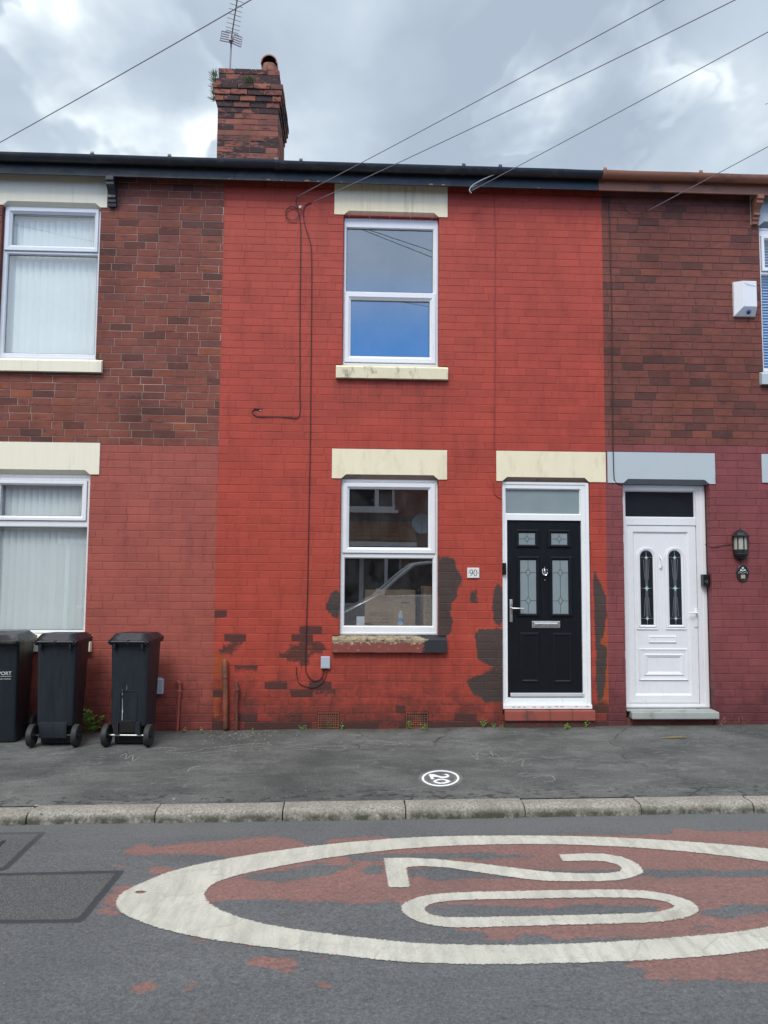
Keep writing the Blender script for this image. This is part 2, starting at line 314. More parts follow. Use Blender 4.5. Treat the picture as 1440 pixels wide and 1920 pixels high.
# ------------------------------------------------------------------ mesh builder
WORLD = set()      # Empties whose parts are modelled in world coordinates
class MB:
    def __init__(s): s.v = []; s.f = []; s.m = []; s.a = {}
    def vs(s, pts):
        i = len(s.v); s.v += [tuple(p) for p in pts]; return i
    def face(s, idx, m=0): s.f.append(tuple(idx)); s.m.append(m)
    def quad(s, a, b, c, d, m=0):
        i = s.vs((a, b, c, d)); s.face((i, i+1, i+2, i+3), m)
    def box(s, x0, x1, y0, y1, z0, z1, m=0, c=0.0):
        if x1 < x0: x0, x1 = x1, x0
        if y1 < y0: y0, y1 = y1, y0
        if z1 < z0: z0, z1 = z1, z0
        c = min(c, (x1-x0)*.45, (y1-y0)*.45, (z1-z0)*.45)
        if c <= 0:
            i = s.vs([(x0,y0,z0),(x1,y0,z0),(x1,y1,z0),(x0,y1,z0),(x0,y0,z1),(x1,y0,z1),(x1,y1,z1),(x0,y1,z1)])
            for q in ((0,1,5,4),(1,2,6,5),(2,3,7,6),(3,0,4,7),(4,5,6,7),(3,2,1,0)): s.face([i+k for k in q], m)
            return i
        bm = bmesh.new(); r = bmesh.ops.create_cube(bm, size=1)
        for v in bm.verts: v.co = ((x0+x1)/2+v.co.x*(x1-x0), (y0+y1)/2+v.co.y*(y1-y0), (z0+z1)/2+v.co.z*(z1-z0))
        bmesh.ops.bevel(bm, geom=bm.edges[:], offset=c, segments=2, affect='EDGES', profile=.6)
        i = len(s.v); bm.verts.index_update(); s.v += [tuple(v.co) for v in bm.verts]
        for f in bm.faces: s.face([i+v.index for v in f.verts], m)
        bm.free(); return i
    def ring(s, rects, m=0, close_back=False):       # rects: [((x0,x1,z0,z1), y)...] lofted, mitred corners
        i = len(s.v)
        for (x0, x1, z0, z1), y in rects: s.v += [(x0,y,z0),(x1,y,z0),(x1,y,z1),(x0,y,z1)]
        for k in range(len(rects)-1):
            for j in range(4):
                a = i+4*k+j; b = i+4*k+(j+1)%4; s.face((a, b, b+4, a+4), m)
        return i
    def panel(s, rects, m=0):
        i = s.ring(rects, m); k = i+4*(len(rects)-1); s.face((k, k+1, k+2, k+3), m)
    def tube(s, pts, r, n=8, m=0, cap=True):
        pts = [Vector(p) for p in pts]; rs = r if isinstance(r, (list, tuple)) else [r]*len(pts)
        i = len(s.v); up = None
        for k, p in enumerate(pts):
            d = (pts[min(k+1, len(pts)-1)]-pts[max(k-1, 0)]).normalized()
            if up is None: up = d.orthogonal().normalized()
            up = (up-d*up.dot(d)).normalized(); sd = d.cross(up)
            for j in range(n):
                a = 2*math.pi*j/n; s.v.append(tuple(p+(up*math.cos(a)+sd*math.sin(a))*rs[k]))
        for k in range(len(pts)-1):
            for j in range(n):
                a = i+k*n+j; b = i+k*n+(j+1)%n; s.face((a, b, b+n, a+n), m)
        if cap:
            s.face([i+j for j in range(n)][::-1], m); e = i+(len(pts)-1)*n; s.face([e+j for j in range(n)], m)
    def lathe(s, prof, cx, cy, n=20, m=0, axis='z', arc=1.0, cz=0, rot=0):
        i = len(s.v)
        for (r, h) in prof:
            for j in range(n):
                a = rot+2*math.pi*j/n*arc
                if axis == 'z': s.v.append((cx+r*math.cos(a), cy+r*math.sin(a), h))
                elif axis == 'y': s.v.append((cx+r*math.cos(a), h, cz+r*math.sin(a)))
                else: s.v.append((h, cy+r*math.cos(a), cz+r*math.sin(a)))
        for k in range(len(prof)-1):
            for j in range(n):
                a = i+k*n+j; b = i+k*n+(j+1)%n; s.face((a, b, b+n, a+n), m)
    def prism(s, poly, y0, y1, m=0, plane='xz'):     # extrude a polygon (x,z) from y0 to y1; plane 'yz' extrudes along x
        n = len(poly); g = (lambda p, h: (p[0], h, p[1])) if plane == 'xz' else ((lambda p, h: (h, p[0], p[1])) if plane == 'yz' else (lambda p, h: (p[0], p[1], h)))
        i = s.vs([g(p, y0) for p in poly]+[g(p, y1) for p in poly])
        s.face([i+k for k in range(n)], m); s.face([i+n+k for k in range(n)][::-1], m)
        for k in range(n): s.face((i+k, i+n+k, i+n+(k+1) % n, i+(k+1) % n), m)
    def xform(s, start, mat):
        for k in range(start, len(s.v)): s.v[k] = tuple(mat @ Vector(s.v[k]))
    def build(s, name, mats, parent=None, smooth=False, normals=True):
        me = bpy.data.meshes.new(name); me.from_pydata(s.v, [], s.f)
        mats = mats if isinstance(mats, (list, tuple)) else [mats]
        for m in mats: me.materials.append(m)
        me.polygons.foreach_set('material_index', s.m)
        for k, arr in s.a.items():
            at = me.attributes.new(k, 'FLOAT', 'POINT'); at.data.foreach_set('value', np.asarray(arr, dtype=np.float32))
        if normals:
            bm = bmesh.new(); bm.from_mesh(me); bmesh.ops.recalc_face_normals(bm, faces=bm.faces); bm.to_mesh(me); bm.free()
        if smooth:
            me.shade_smooth(); me.set_sharp_from_angle(angle=R(38))
        me.update(); o = bpy.data.objects.new(name, me); COL.objects.link(o)
        if parent is not None:
            o.parent = parent
            if parent.name in WORLD: o.matrix_parent_inverse = Matrix.Translation(-parent.location)
        return o
def tag(o, label=None, cat=None, group=None, kind=None):
    if label: o['label'] = label
    if cat: o['category'] = cat
    if group: o['group'] = group
    if kind: o['kind'] = kind
    return o
def thing(name, label, cat, loc=(0, 0, 0), rz=0, group=None, world=False):
    o = bpy.data.objects.new(name, None); COL.objects.link(o); o.location = loc; o.rotation_euler = (0, 0, rz)
    o.empty_display_size = .1
    if world: WORLD.add(o.name)
    return tag(o, label, cat, group)
def one(mb, name, mats, label, cat, group=None, smooth=False): return tag(mb.build(name, mats, None, smooth), label, cat, group)
def text(s, size, loc, mat, name, parent=None, rot=(R(90), 0, 0), ext=.0008, sx=1.0, align='CENTER'):
    cu = bpy.data.curves.new(name, 'FONT'); cu.body = s; cu.size = size; cu.extrude = ext; cu.align_x = align; cu.align_y = 'CENTER'
    tmp = bpy.data.objects.new('tmp_text', cu); COL.objects.link(tmp)
    bpy.context.view_layer.update()
    me = bpy.data.meshes.new_from_object(tmp.evaluated_get(bpy.context.evaluated_depsgraph_get()))
    bpy.data.objects.remove(tmp); bpy.data.curves.remove(cu)
    M = Matrix.Translation(loc) @ Matrix.Rotation(rot[2], 4, 'Z') @ Matrix.Rotation(rot[0], 4, 'X') @ Matrix.Diagonal((sx, 1, 1, 1))
    me.transform(M); me.materials.clear(); me.materials.append(mat)
    o = bpy.data.objects.new(name, me); COL.objects.link(o)
    if parent is not None:
        o.parent = parent
        if parent.name in WORLD: o.matrix_parent_inverse = Matrix.Translation(-parent.location)
    return o
# ------------------------------------------------------------------ signed distance to polygons
def sdf(P, polys):                                      # P (n,2); negative inside any polygon
    out = np.full(len(P), 9.0)
    for poly in polys:
        q = np.array(poly, float); d = np.full(len(P), 1e9); inside = np.zeros(len(P), bool)
        for a, b in zip(q, np.roll(q, -1, 0)):
            e = b-a; w = P-a; L = e@e
            tt = np.clip((w@e)/L if L > 0 else np.zeros(len(P)), 0, 1); dd = w-tt[:, None]*e
            d = np.minimum(d, (dd**2).sum(1))
            c = ((a[1] > P[:, 1]) != (b[1] > P[:, 1])) & (P[:, 0] < (b[0]-a[0])*(P[:, 1]-a[1])/((b[1]-a[1]) or 1e-9)+a[0])
            inside ^= c
        d = np.sqrt(d); out = np.minimum(out, np.where(inside, -d, d))
    return out
def crop(ox, oy, sc, pts): return [(ox+x/sc, oy+y/sc) for x, y in pts]
def wallpoly(pts): return [W(x, y) for x, y in pts]
def bx(x0, y0, x1, y1): return [(x0, y0), (x1, y0), (x1, y1), (x0, y1)]

# ================================================================== ROAD, KERB, PAVEMENT
SL = .009                                              # the street climbs gently to the right
def zpave(x, y): return .018+SL*x+.018*y
KB, KFR = -2.50, -2.655                                # back and front of kerb top
ZR0 = -.112
def zroad(x, y): return ZR0+SL*x-.020*(y-KFR)-(.004*(max(0, -y-2.65))**2 if y > -6.5 else .004*3.85**2+.030*(-6.5-y))
def GR(px, py):                                        # photo pixel -> road surface
    d = ray(px, py); p = CAMP+d*1e-3; lo, hi = .0005, .05
    for _ in range(40):
        mid = (lo+hi)/2; p = CAMP+d*mid
        if p.z > zroad(p.x, p.y): lo = mid
        else: hi = mid
    return (p.x, p.y)
def GP(px, py):
    d = ray(px, py); n = Vector((-SL, -.018, 1)); tt = (.018-n.dot(CAMP))/n.dot(d); p = CAMP+d*tt; return (p.x, p.y)
def road_poly(L): return [GR(*p) for p in L]
Z8 = lambda L: crop(660, 1540, 1.846, L)
red = [
 [(235,1598),(255,1583),(290,1586),(400,1577),(450,1571),(520,1568),(560,1577),(600,1590),(560,1600),(440,1612),(400,1604),(240,1604)],
 [(268,1624),(300,1622),(340,1630),(320,1640),(290,1638)], [(216,1622),(232,1623),(230,1626),(218,1626)],
 [(195,1682),(215,1662),(250,1660),(290,1660),(262,1690),(235,1698),(215,1703),(190,1690)],
 [(180,1705),(200,1700),(230,1712),(210,1716),(185,1712)],
 [(610,1576),(640,1570),(700,1568),(730,1572),(760,1584),(650,1600),(615,1590)],
 [(360,1675),(400,1640),(520,1612),(768,1578),(904,1572),(1000,1567),(1150,1565),(1260,1563),(1268,1553),(1330,1557),(1440,1558),(1700,1556),(1760,1842),
  (1440,1842),(1240,1842),(1205,1830),(1215,1822),(1160,1813),(1180,1804),(1190,1790),(768,1790),(550,1765),(400,1725),(365,1700)],
 [(465,1800),(500,1795),(540,1803),(568,1815),(545,1822),(510,1815),(482,1812)], [(360,1760),(385,1760),(388,1766),(366,1766)], [(430,1768),(470,1770),(475,1778),(440,1775)],
 [(600,1796),(614,1797),(612,1803),(602,1803)], [(262,1850),(280,1845),(282,1850),(268,1856)], [(585,1846),(612,1843),(610,1849),(590,1850)], [(350,1850),(360,1849),(358,1853)]]
dark = [
 [(397,1694),(430,1689),(500,1688),(600,1690),(660,1693),(735,1690),(755,1700),(770,1725),(860,1742),(895,1748),(915,1760),(965,1770),(985,1775),(700,1780),(500,1760),(400,1720)],
 [(440,1648),(470,1640),(520,1631),(600,1620),(680,1616),(640,1632),(618,1640),(590,1645),(555,1652),(500,1651)],
 Z8([(-20,112),(190,108),(315,112),(440,104),(560,115),(645,124),(560,122),(440,136),(400,128),(300,134),(180,130),(0,138)]),
 Z8([(28,160),(60,146),(105,150),(105,182),(60,186),(30,180)]),
 Z8([(185,175),(210,162),(350,165),(560,196),(420,200),(300,207),(240,196),(200,185)]),
 Z8([(600,170),(650,162),(760,172),(935,170),(938,182),(780,190),(680,184)]),
 Z8([(1005,170),(1180,168),(1460,168),(1560,170),(1560,198),(1440,196),(1250,192),(1060,198),(1010,185)]),
 Z8([(1190,312),(1230,298),(1290,294),(1330,285),(1460,296),(1560,300),(1560,318),(1440,312),(1370,322),(1330,334),(1230,328)]),
 Z8([(245,300),(290,282),(500,286),(700,292),(820,286),(900,296),(1040,292),(1060,308),(1040,322),(850,330),(300,336)]),
 Z8([(570,408),(600,400),(650,402),(700,408),(800,402),(920,398),(1090,402),(1130,408),(1000,418),(900,428),(700,436),(580,430)]),
 Z8([(1110,256),(1160,250),(1190,262),(1130,262)]), Z8([(1190,368),(1230,360),(1240,370),(1200,378)])]
trench = [[(-60,1641),(226,1634),(150,1726),(-90,1729)], [(-60,1564),(80,1562),(8,1630),(-60,1631)]]
redW, darkW, trW = [road_poly(p) for p in red], [road_poly(p) for p in dark], [road_poly(p) for p in trench]
def lin(a, b, st): return list(np.arange(a, b, st))
rx = lin(-60, -10, 10)+lin(-10, -3.2, 1.2)+lin(-3.2, 4.6, .03)+lin(4.6, 10, 1.2)+lin(10, 61, 10)
ry = lin(-60, -14, 8)+lin(-14, -6.4, .8)+lin(-6.4, KFR, .03)+[KFR+.02]
RX, RY = np.meshgrid(rx, ry); P = np.c_[RX.ravel(), RY.ravel()]
near = (P[:, 0] > -3.4) & (P[:, 0] < 4.8) & (P[:, 1] > -6.6)
def near_sdf(polys):
    out = np.full(len(P), 1.0); out[near] = sdf(P[near], polys); return out
s_red = np.maximum(near_sdf(redW), -near_sdf(darkW)); s_tr = near_sdf(trW)
mb = MB()
und = lambda x, y: .004*mnoise.noise(Vector((x*.9, y*.9, 3)))
mb.v = [(float(x), float(y), zroad(x, y)+und(x, y)) for x, y in P]
nx, ny = len(rx), len(ry)
mb.f = [(j*nx+i, j*nx+i+1, (j+1)*nx+i+1, (j+1)*nx+i) for j in range(ny-1) for i in range(nx-1)]; mb.m = [0]*len(mb.f)
mb.a = {'sd_red': s_red, 'sd_trench': s_tr}
def road_material():
    m, t = newmat('road_asphalt'); p = t.obj(); x, y, z = t.sep(p)[:3]
    n1 = t.noise(p, .9, 5, .6); ng = t.noise(p, 150, 3, .7); nf = t.noise(p, 60, 4, .75); nm = t.noise(t.scalev(p, (.35, 1.6, 1)), 3, 5, .65)
    c = t.mix(t.mr(n1, .3, .7), (.114, .119, .124), (.148, .153, .157))
    c = t.mix(t.mr(nm, .42, .68, 0, .5), c, (.098, .102, .106))
    c = t.vm('SCALE', c, scale=t.mr(nf, .3, .7, .66, 1.38)); c = t.vm('SCALE', c, scale=t.mr(ng, .3, .7, .72, 1.3))
    s1 = t.noise(p, 38, 3, .8); c = t.vm('SCALE', c, scale=t.mr(s1, .32, .68, .84, 1.17))
    # trench reinstatement: coarser, paler, sealed with a tar band
    tr = t.attr('sd_trench'); wv = t.math('MULTIPLY', t.math('SUBTRACT', t.noise(p, 14, 4, .6), .5), .012)
    tr = t.math('ADD', tr, wv)
    vt = t.add('ShaderNodeTexVoronoi'); t.put(vt.inputs['Vector'], p); vt.inputs['Scale'].default_value = 90
    c2 = t.mix(t.mr(vt.outputs['Distance'], .1, .6), (.175, .18, .175), (.085, .088, .09))
    c = t.mix(t.mr(tr, .0, -.01), c, c2)
    band = t.math('MULTIPLY', t.mr(tr, .026, .02), t.mr(tr, -.026, -.02)); c = t.mix(t.math('MULTIPLY', band, .85), c, (.042, .044, .052))
    # worn red surfacing
    w = t.math('ADD', t.math('MULTIPLY', t.math('SUBTRACT', t.noise(t.scalev(p, (.28, 1, 1)), 15, 7, .78), .5), .22), t.math('MULTIPLY', t.math('SUBTRACT', t.noise(t.scalev(p, (.6, 1, 1)), 5, 3, .6), .5), .12))
    w = t.math('ADD', w, t.math('MULTIPLY', t.math('SUBTRACT', t.noise(t.scalev(p, (.6, 1, 1)), 42, 4, .7), .5), .07))
    rd = t.math('ADD', t.attr('sd_red'), w)
    rc = t.mix(t.mr(n1, .35, .65), (.235, .128, .112), (.29, .148, .128)); rc = t.vm('SCALE', rc, scale=t.mr(nf, .3, .7, .72, 1.25)); rc = t.vm('SCALE', rc, scale=t.mr(ng, .3, .7, .8, 1.25))
    rc = t.vm('SCALE', rc, scale=t.mr(s1, .32, .68, .8, 1.22)); rc = t.mix(t.mr(nm, .45, .7, 0, .55), rc, (.19, .125, .115)); rc = t.mix(t.mr(t.noise(t.scalev(p, (1, 2.5, 1)), 9, 6, .75), .60, .66, 0, .55), rc, (.115, .105, .105))
    k = t.mr(rd, .006, -.006, 0, .92); c = t.mix(k, c, rc)
    # oil drips and pale dust by the kerb
    sp = t.mr(t.noise(t.scalev(p, (1, 1.6, 1)), 8.5, 3, .5), .715, .75, 0, .42); c = t.mix(sp, c, (.05, .052, .056))
    gt = t.math('MULTIPLY', t.mr(t.math('ADD', y, t.mr(n1, .3, .7, -.15, .15)), -3.15, -2.75), .45); c = t.mix(gt, c, (.155, .16, .155))
    fl = t.mr(t.noise(p, 75, 1, .5), .79, .80, 0, .7); c = t.mix(fl, c, (.5, .5, .46))
    t.put(t.b.inputs['Base Color'], c); t.b.inputs['Roughness'].default_value = .82; t.b.inputs['Specular IOR Level'].default_value = .35
    bump(t, t.math('ADD', nf, t.math('ADD', ng, t.math('MULTIPLY', k, .35))), .8, .006); return m
MT['road'] = road_material()
road = tag(mb.build('road', MT['road'], None, normals=False), kind='structure')

# white thermoplastic markings
def marking_material():
    m, t = newmat('road_marking_paint'); p = t.obj()
    n = t.noise(p, 2.2, 5, .6); st = t.noise(t.scalev(p, (9, 1.5, 1)), 2, 5, .65); g = t.noise(p, 90, 4, .7); e = t.noise(p, 16, 7, .75)
    c = t.mix(t.mr(n, .3, .7), (.52, .505, .43), (.64, .625, .55)); c = t.mix(t.mr(st, .42, .7, 0, .6), c, (.34, .34, .30)); c = t.vm('SCALE', c, scale=t.mr(g, .3, .7, .86, 1.1))
    vo = t.add('ShaderNodeTexVoronoi', feature='DISTANCE_TO_EDGE'); t.put(vo.inputs['Vector'], t.vm('ADD', p, t.vm('SCALE', (1, 1, 0), scale=t.math('MULTIPLY', e, .25)))); vo.inputs['Scale'].default_value = 3.1
    c = t.mix(t.mr(vo.outputs['Distance'], .0, .016, .7, 0), c, (.34, .33, .29))
    c = t.mix(t.mr(e, .66, .69, 0, .9), c, (.16, .15, .14))
    t.put(t.b.inputs['Base Color'], c); t.b.inputs['Roughness'].default_value = .7; bump(t, t.math('ADD', t.math('MULTIPLY', g, .6), st), .5, .006)
    # where the edge has worn away the road shows between the crumbs
    tp = t.add('ShaderNodeBsdfTransparent'); mx = t.add('ShaderNodeMixShader')
    k = t.mr(t.math('SUBTRACT', t.attr('edge'), t.mr(t.noise(p, 60, 6, .75), .40, .80, 0, .024)), -.001, .001)
    t.put(mx.inputs[0], k); t.l.new(tp.outputs[0], mx.inputs[1]); t.l.new(t.b.outputs[0], mx.inputs[2]); t.l.new(mx.outputs[0], t.o.inputs[0]); return m
MT['mark'] = marking_material()
def marking_sheet(name, polys_out, polys_in, step=.02):
    A = np.array([p for q in polys_out for p in q]); x0, y0 = A.min(0)-.04; x1, y1 = A.max(0)+.04
    xs = np.arange(x0, x1, step); ys = np.arange(y0, y1, step); X, Y = np.meshgrid(xs, ys); Q = np.c_[X.ravel(), Y.ravel()]
    s = sdf(Q, polys_out)
    if polys_in: s = np.maximum(s, -sdf(Q, polys_in))
    n = len(xs); keepf = []; used = {}
    mb = MB(); ed = []
    for j in range(len(ys)-1):
        for i in range(n-1):
            q = (j*n+i, j*n+i+1, (j+1)*n+i+1, (j+1)*n+i)
            if min(s[k] for k in q) < .012:
                idx = []
                for k in q:
                    if k not in used:
                        used[k] = len(mb.v); x, y = Q[k]; mb.v.append((x, y, zroad(x, y)+und(x, y)+.004)); ed.append(-s[k]+.012)
                    idx.append(used[k])
                mb.face(idx)
    mb.a = {'edge': ed}
    o = mb.build(name, MT['mark'], road, normals=False); return o
RCX, RCY = 1.0, -4.0
def ellpts(a, b, cx, cy, n=120, kx=1.0): return [(cx+a*math.cos(2*math.pi*i/n), cy+b*math.sin(2*math.pi*i/n)) for i in range(n)]
outer_px = [(219,1692),(226,1676),(260,1659),(325,1632),(425,1611),(550,1592),(650,1581),(768,1571),(904,1567),(1093,1569),(1256,1577),(1440,1591)]
outer_pb = [(1440,1781),(1256,1800),(1066,1806.5),(904,1808.5),(768,1804),(720,1800),(600,1787),(500,1777),(425,1767),(350,1754),(280,1735),(225,1710)]
inner_px = [(378,1680),(388,1666),(400,1655),(450,1639),(550,1619),(650,1603),(768,1590),(904,1583),(1066,1583),(1256,1593),(1440,1614)]
inner_pb = [(1440,1745),(1202,1766),(1039,1774),(904,1774.5),(768,1770),(720,1764),(600,1752),(500,1737),(440,1721),(395,1700)]
def closed(top, bot, ax, tipd):
    T = road_poly(top); B = road_poly(bot)
    tip = [(2*ax-x, y) for x, y in (T[:6][::-1])]; tipb = [(2*ax-x, y) for x, y in B[-5:][::-1]]
    pts = [p for p in T]+[p for p in tip if p[0] > T[-1][0]+.05]+[p for p in tipb if p[0] > B[0][0]+.05]+[p for p in B]
    return pts
def smooth_poly(pts, it=2):
    for _ in range(it):
        q = []
        for a, b in zip(pts, pts[1:]+pts[:1]): q += [(.75*a[0]+.25*b[0], .75*a[1]+.25*b[1]), (.25*a[0]+.75*b[0], .25*a[1]+.75*b[1])]
        pts = q
    return pts
ringo = smooth_poly(closed(outer_px, outer_pb, RCX, 0)); ringi = smooth_poly(closed(inner_px, inner_pb, RCX, 0))
hole = road_poly([(248,1673),(262,1669),(278,1671),(272,1676),(255,1677)])
o = marking_sheet('roundel_marking', [ringo], [ringi, hole]); 
two = road_poly(Z8([(113,130),(130,228),(197,227),(183,158),(250,155),(330,160),(450,178),(600,200),(660,206),(720,208),(850,208),(920,204),(960,196),(1000,182),(1005,175),(990,152),(965,138),(930,125),(870,115),(820,114),(718,118),(733,139),(820,137),(870,139),(915,148),(933,158),(938,168),(925,177),(890,183),(800,184),(700,180),(620,172),(450,150),(300,134),(200,129)]))
z_o = smooth_poly(road_poly(Z8([(172,295),(176,310),(190,325),(225,345),(280,360),(370,368),(600,362),(850,356),(1050,350),(1130,340),(1180,325),(1198,310),(1190,292),(1150,270),(1080,252),(1000,241),(850,239),(650,243),(450,246),(320,250),(240,262),(190,280)])), 1)
z_i = smooth_poly(road_poly(Z8([(245,300),(252,315),(285,330),(340,335),(600,332),(850,327),(1000,322),(1080,315),(1115,302),(1122,295),(1100,282),(1040,270),(980,264),(800,264),(600,268),(400,270),(300,277),(262,288)])), 1)
marking_sheet('digit_marking', [two], []); marking_sheet('digit_marking', [z_o], [z_i])

# inspection cover by the trench patch
g0 = GR(-60, 1600); mb = MB(); a = [GR(-70, 1578), GR(12, 1577), GR(-12, 1597), GR(-100, 1598)]
cz = lambda p, h=.006: (p[0], p[1], zroad(*p)+h)
mb.quad(*[cz(p, .005) for p in a]); ins = [((p[0]*.82+sum(q[0] for q in a)/4*.18), (p[1]*.82+sum(q[1] for q in a)/4*.18)) for p in a]
mb2i = mb.vs([cz(p, .009) for p in ins]); mb.face((mb2i, mb2i+1, mb2i+2, mb2i+3), 1)
tag(mb.build('inspection_cover', [MT['soffit'], MT['stone']]), 'small iron-framed cover set in the road patch at the left edge', 'cover')

# kerb stones
def granite():
    m, t = newmat('kerb_granite'); p = t.obj(); n = t.noise(p, 55, 6, .75); b = t.noise(p, 4, 5, .65); y, z = t.sep(p)[1], t.sep(p)[2]
    c = t.mix(t.mr(n, .35, .65), (.17, .16, .14), (.48, .45, .39)); c = t.mix(t.mr(b, .45, .7, 0, .55), c, (.17, .155, .13))
    zz = t.math('SUBTRACT', z, t.math('MULTIPLY', t.sep(p)[0], SL))
    al = t.math('MULTIPLY', t.mr(zz, -.045, -.085), t.mr(t.noise(p, 8, 5, .7), .36, .56)); c = t.mix(t.math('MULTIPLY', al, .85), c, (.045, .05, .03))
    t.put(t.b.inputs['Base Color'], c); t.b.inputs['Roughness'].default_value = .9; bump(t, t.math('ADD', n, t.math('MULTIPLY', b, 2)), .9, .01); return m
MT['kerb'] = granite()
joints = [GP(x, 1510)[0] for x in (68, 299, 532, 760, 984, 1206, 1424)]
js = [joints[0]-1.0*k for k in range(8, 0, -1)]+joints+[joints[-1]+.95*k for k in range(1, 8)]
mb = MB()
for k, (x0, x1) in enumerate(zip(js[:-1], js[1:])):
    g = .005; n = 40; dz = random.uniform(-.006, .006); dyy = random.uniform(-.008, .008); i0 = len(mb.v)
    prof = [(KB+.02, -.20), (KB+.02, .0), (KB-.0, .004), (KB-.05, .006), (KFR+.045, .002), (KFR+.018, -.008), (KFR+.004, -.024), (KFR, -.045), (KFR-.003, -.07), (KFR-.006, -.20)]
    for i in range(n+1):
        x = x0+g+(x1-x0-2*g)*i/n; e = min(i, n-i); rnd = .012*math.exp(-e*1.1)
        for j, (y, z) in enumerate(prof):
            w = mnoise.noise(Vector((x*6, y*9, z*9+k)))*.007
            zz = zpave(x, KB)+z+dz-(rnd if 1 < j < 9 else 0)+(w if 1 < j else 0)
            if k == 7 and x < x0+.42 and j > 3: zz -= .02*(1-(x-x0)/.42)
            mb.v.append((x, y+dyy+w*(j > 3)+(rnd*.6 if j > 4 else 0), zz))
    m = len(prof)
    for i in range(n):
        for j in range(m-1): mb.face((i0+i*m+j, i0+(i+1)*m+j, i0+(i+1)*m+j+1, i0+i*m+j+1))
    mb.face([i0+j for j in range(m)]); mb.face([i0+n*m+j for j in range(m)])
kerb = tag(mb.build('kerb', MT['kerb'], None, True), kind='structure')

# pavement
def pave_material():
    m, t = newmat('pavement_asphalt'); p = t.obj(); x, y, z = t.sep(p)[:3]
    n1 = t.noise(p, 1.1, 6, .62); n2 = t.noise(t.scalev(p, (.45, 1.5, 1)), 3.2, 6, .68); nf = t.noise(p, 70, 4, .75); ng = t.noise(p, 160, 3, .7)
    c = t.mix(t.mr(n1, .36, .64), (.070, .075, .073), (.158, .163, .155)); c = t.mix(t.mr(n2, .4, .7, 0, .6), c, (.062, .068, .067))
    c = t.vm('SCALE', c, scale=t.mr(nf, .3, .7, .72, 1.32)); c = t.vm('SCALE', c, scale=t.mr(ng, .3, .7, .8, 1.22))
    s1 = t.noise(p, 42, 3, .8); c = t.vm('SCALE', c, scale=t.mr(s1, .32, .68, .84, 1.17))
    vc = t.add('ShaderNodeTexVoronoi', feature='DISTANCE_TO_EDGE'); vc.inputs['Scale'].default_value = .55; t.put(vc.inputs['Vector'], t.vm('ADD', p, t.vm('SCALE', (1, 1, 0), scale=t.math('MULTIPLY', n2, .5))))
    ck = t.math('MULTIPLY', t.mr(vc.outputs['Distance'], .002, .007, .75, 0), t.mr(t.noise(p, .9, 2, .5), .48, .56)); c = t.mix(ck, c, (.02, .021, .02))
    bl = t.mr(t.noise(t.scalev(p, (1, 1.5, 1)), 5.2, 3, .5), .66, .69, 0, .4); c = t.mix(bl, c, (.045, .048, .048))
    # scuffed chalky bands and footprints of paint dust
    ch = t.mr(t.noise(t.scalev(p, (1, 2.2, 1)), 4.4, 8, .74, 1.2),   .53, .66, 0, .5)
    ch = t.math('MULTIPLY', ch, t.mr(t.noise(p, .8, 2, .5), .38, .54)); c = t.mix(ch, c, (.27, .275, .27))
    # damp drips along the kerb
    dr = t.math('MULTIPLY', t.mr(t.noise(t.scalev(p, (1, 1.3, 1)), 13, 3, .55), .56, .60, 0, .75), t.mr(t.math('ADD', y, t.mr(n1, .3, .7, -.1, .1)), -2.1, -2.3)); c = t.mix(dr, c, (.028, .031, .034))
    # brown grime swept against the wall
    gr = t.mr(t.math('ADD', y, t.mr(t.noise(p, 5, 5, .7), .3, .7, -.16, .16)), -.22, .02, 0, .55); c = t.mix(gr, c, (.055, .05, .035))
    fl = t.mr(t.noise(p, 52, 1, .5), .785, .80, 0, .8); c = t.mix(fl, c, (.5, .5, .46))
    t.put(t.b.inputs['Base Color'], c); t.b.inputs['Roughness'].default_value = .8; t.b.inputs['Specular IOR Level'].default_value = .4
    bump(t, t.math('ADD', t.math('ADD', nf, ng), t.math('MULTIPLY', n2, 2)), .7, .006); return m
MT['pave'] = pave_material()
und2 = lambda x, y: .007*mnoise.noise(Vector((x*1.1, y*1.3, 9)))*min(1, max(0, (y-KB-.02)*4))
px_ = lin(-60, -8, 8)+lin(-8, 8, .12)+lin(8, 61, 8); py_ = [KB+.021]+lin(KB+.1, .2, .1)+[.3]
mb = MB(); mb.v = [(float(x), float(y), zpave(x, y)+und2(x, y)) for y in py_ for x in px_]; nx = len(px_)
mb.f = [(j*nx+i, j*nx+i+1, (j+1)*nx+i+1, (j+1)*nx+i) for j in range(len(py_)-1) for i in range(nx-1)]; mb.m = [0]*len(mb.f)
pave = tag(mb.build('pavement', MT['pave'], None, True, normals=False), kind='structure')

# sprayed 20 and chalk scribbles on the pavement
def spray_material():
    m, t = newmat('white_spray_paint'); p = t.obj(); e = t.attr('edge')
    t.put(t.b.inputs['Base Color'], (.86, .88, .90)); t.b.inputs['Roughness'].default_value = .6
    n = t.noise(p, 160, 4, .7); core = t.mr(t.math('ADD', e, t.mr(n, .3, .7, -.003, .003)), .001, -.003)
    fuzz = t.math('MULTIPLY', t.mr(e, .036, -.004), t.mr(n, .42, .66, .0, .75))
    k = t.math('MAXIMUM', core, t.math('MULTIPLY', t.math('POWER', fuzz, 1.2), .9))
    tp = t.add('ShaderNodeBsdfTransparent'); mx = t.add('ShaderNodeMixShader'); t.put(mx.inputs[0], k)
    t.l.new(tp.outputs[0], mx.inputs[1]); t.l.new(t.b.outputs[0], mx.inputs[2]); t.l.new(mx.outputs[0], t.o.inputs[0]); return m
MT['spray'] = spray_material()
Z9 = lambda L: [GP(*q) for q in crop(740, 1420, 8.0, L)]
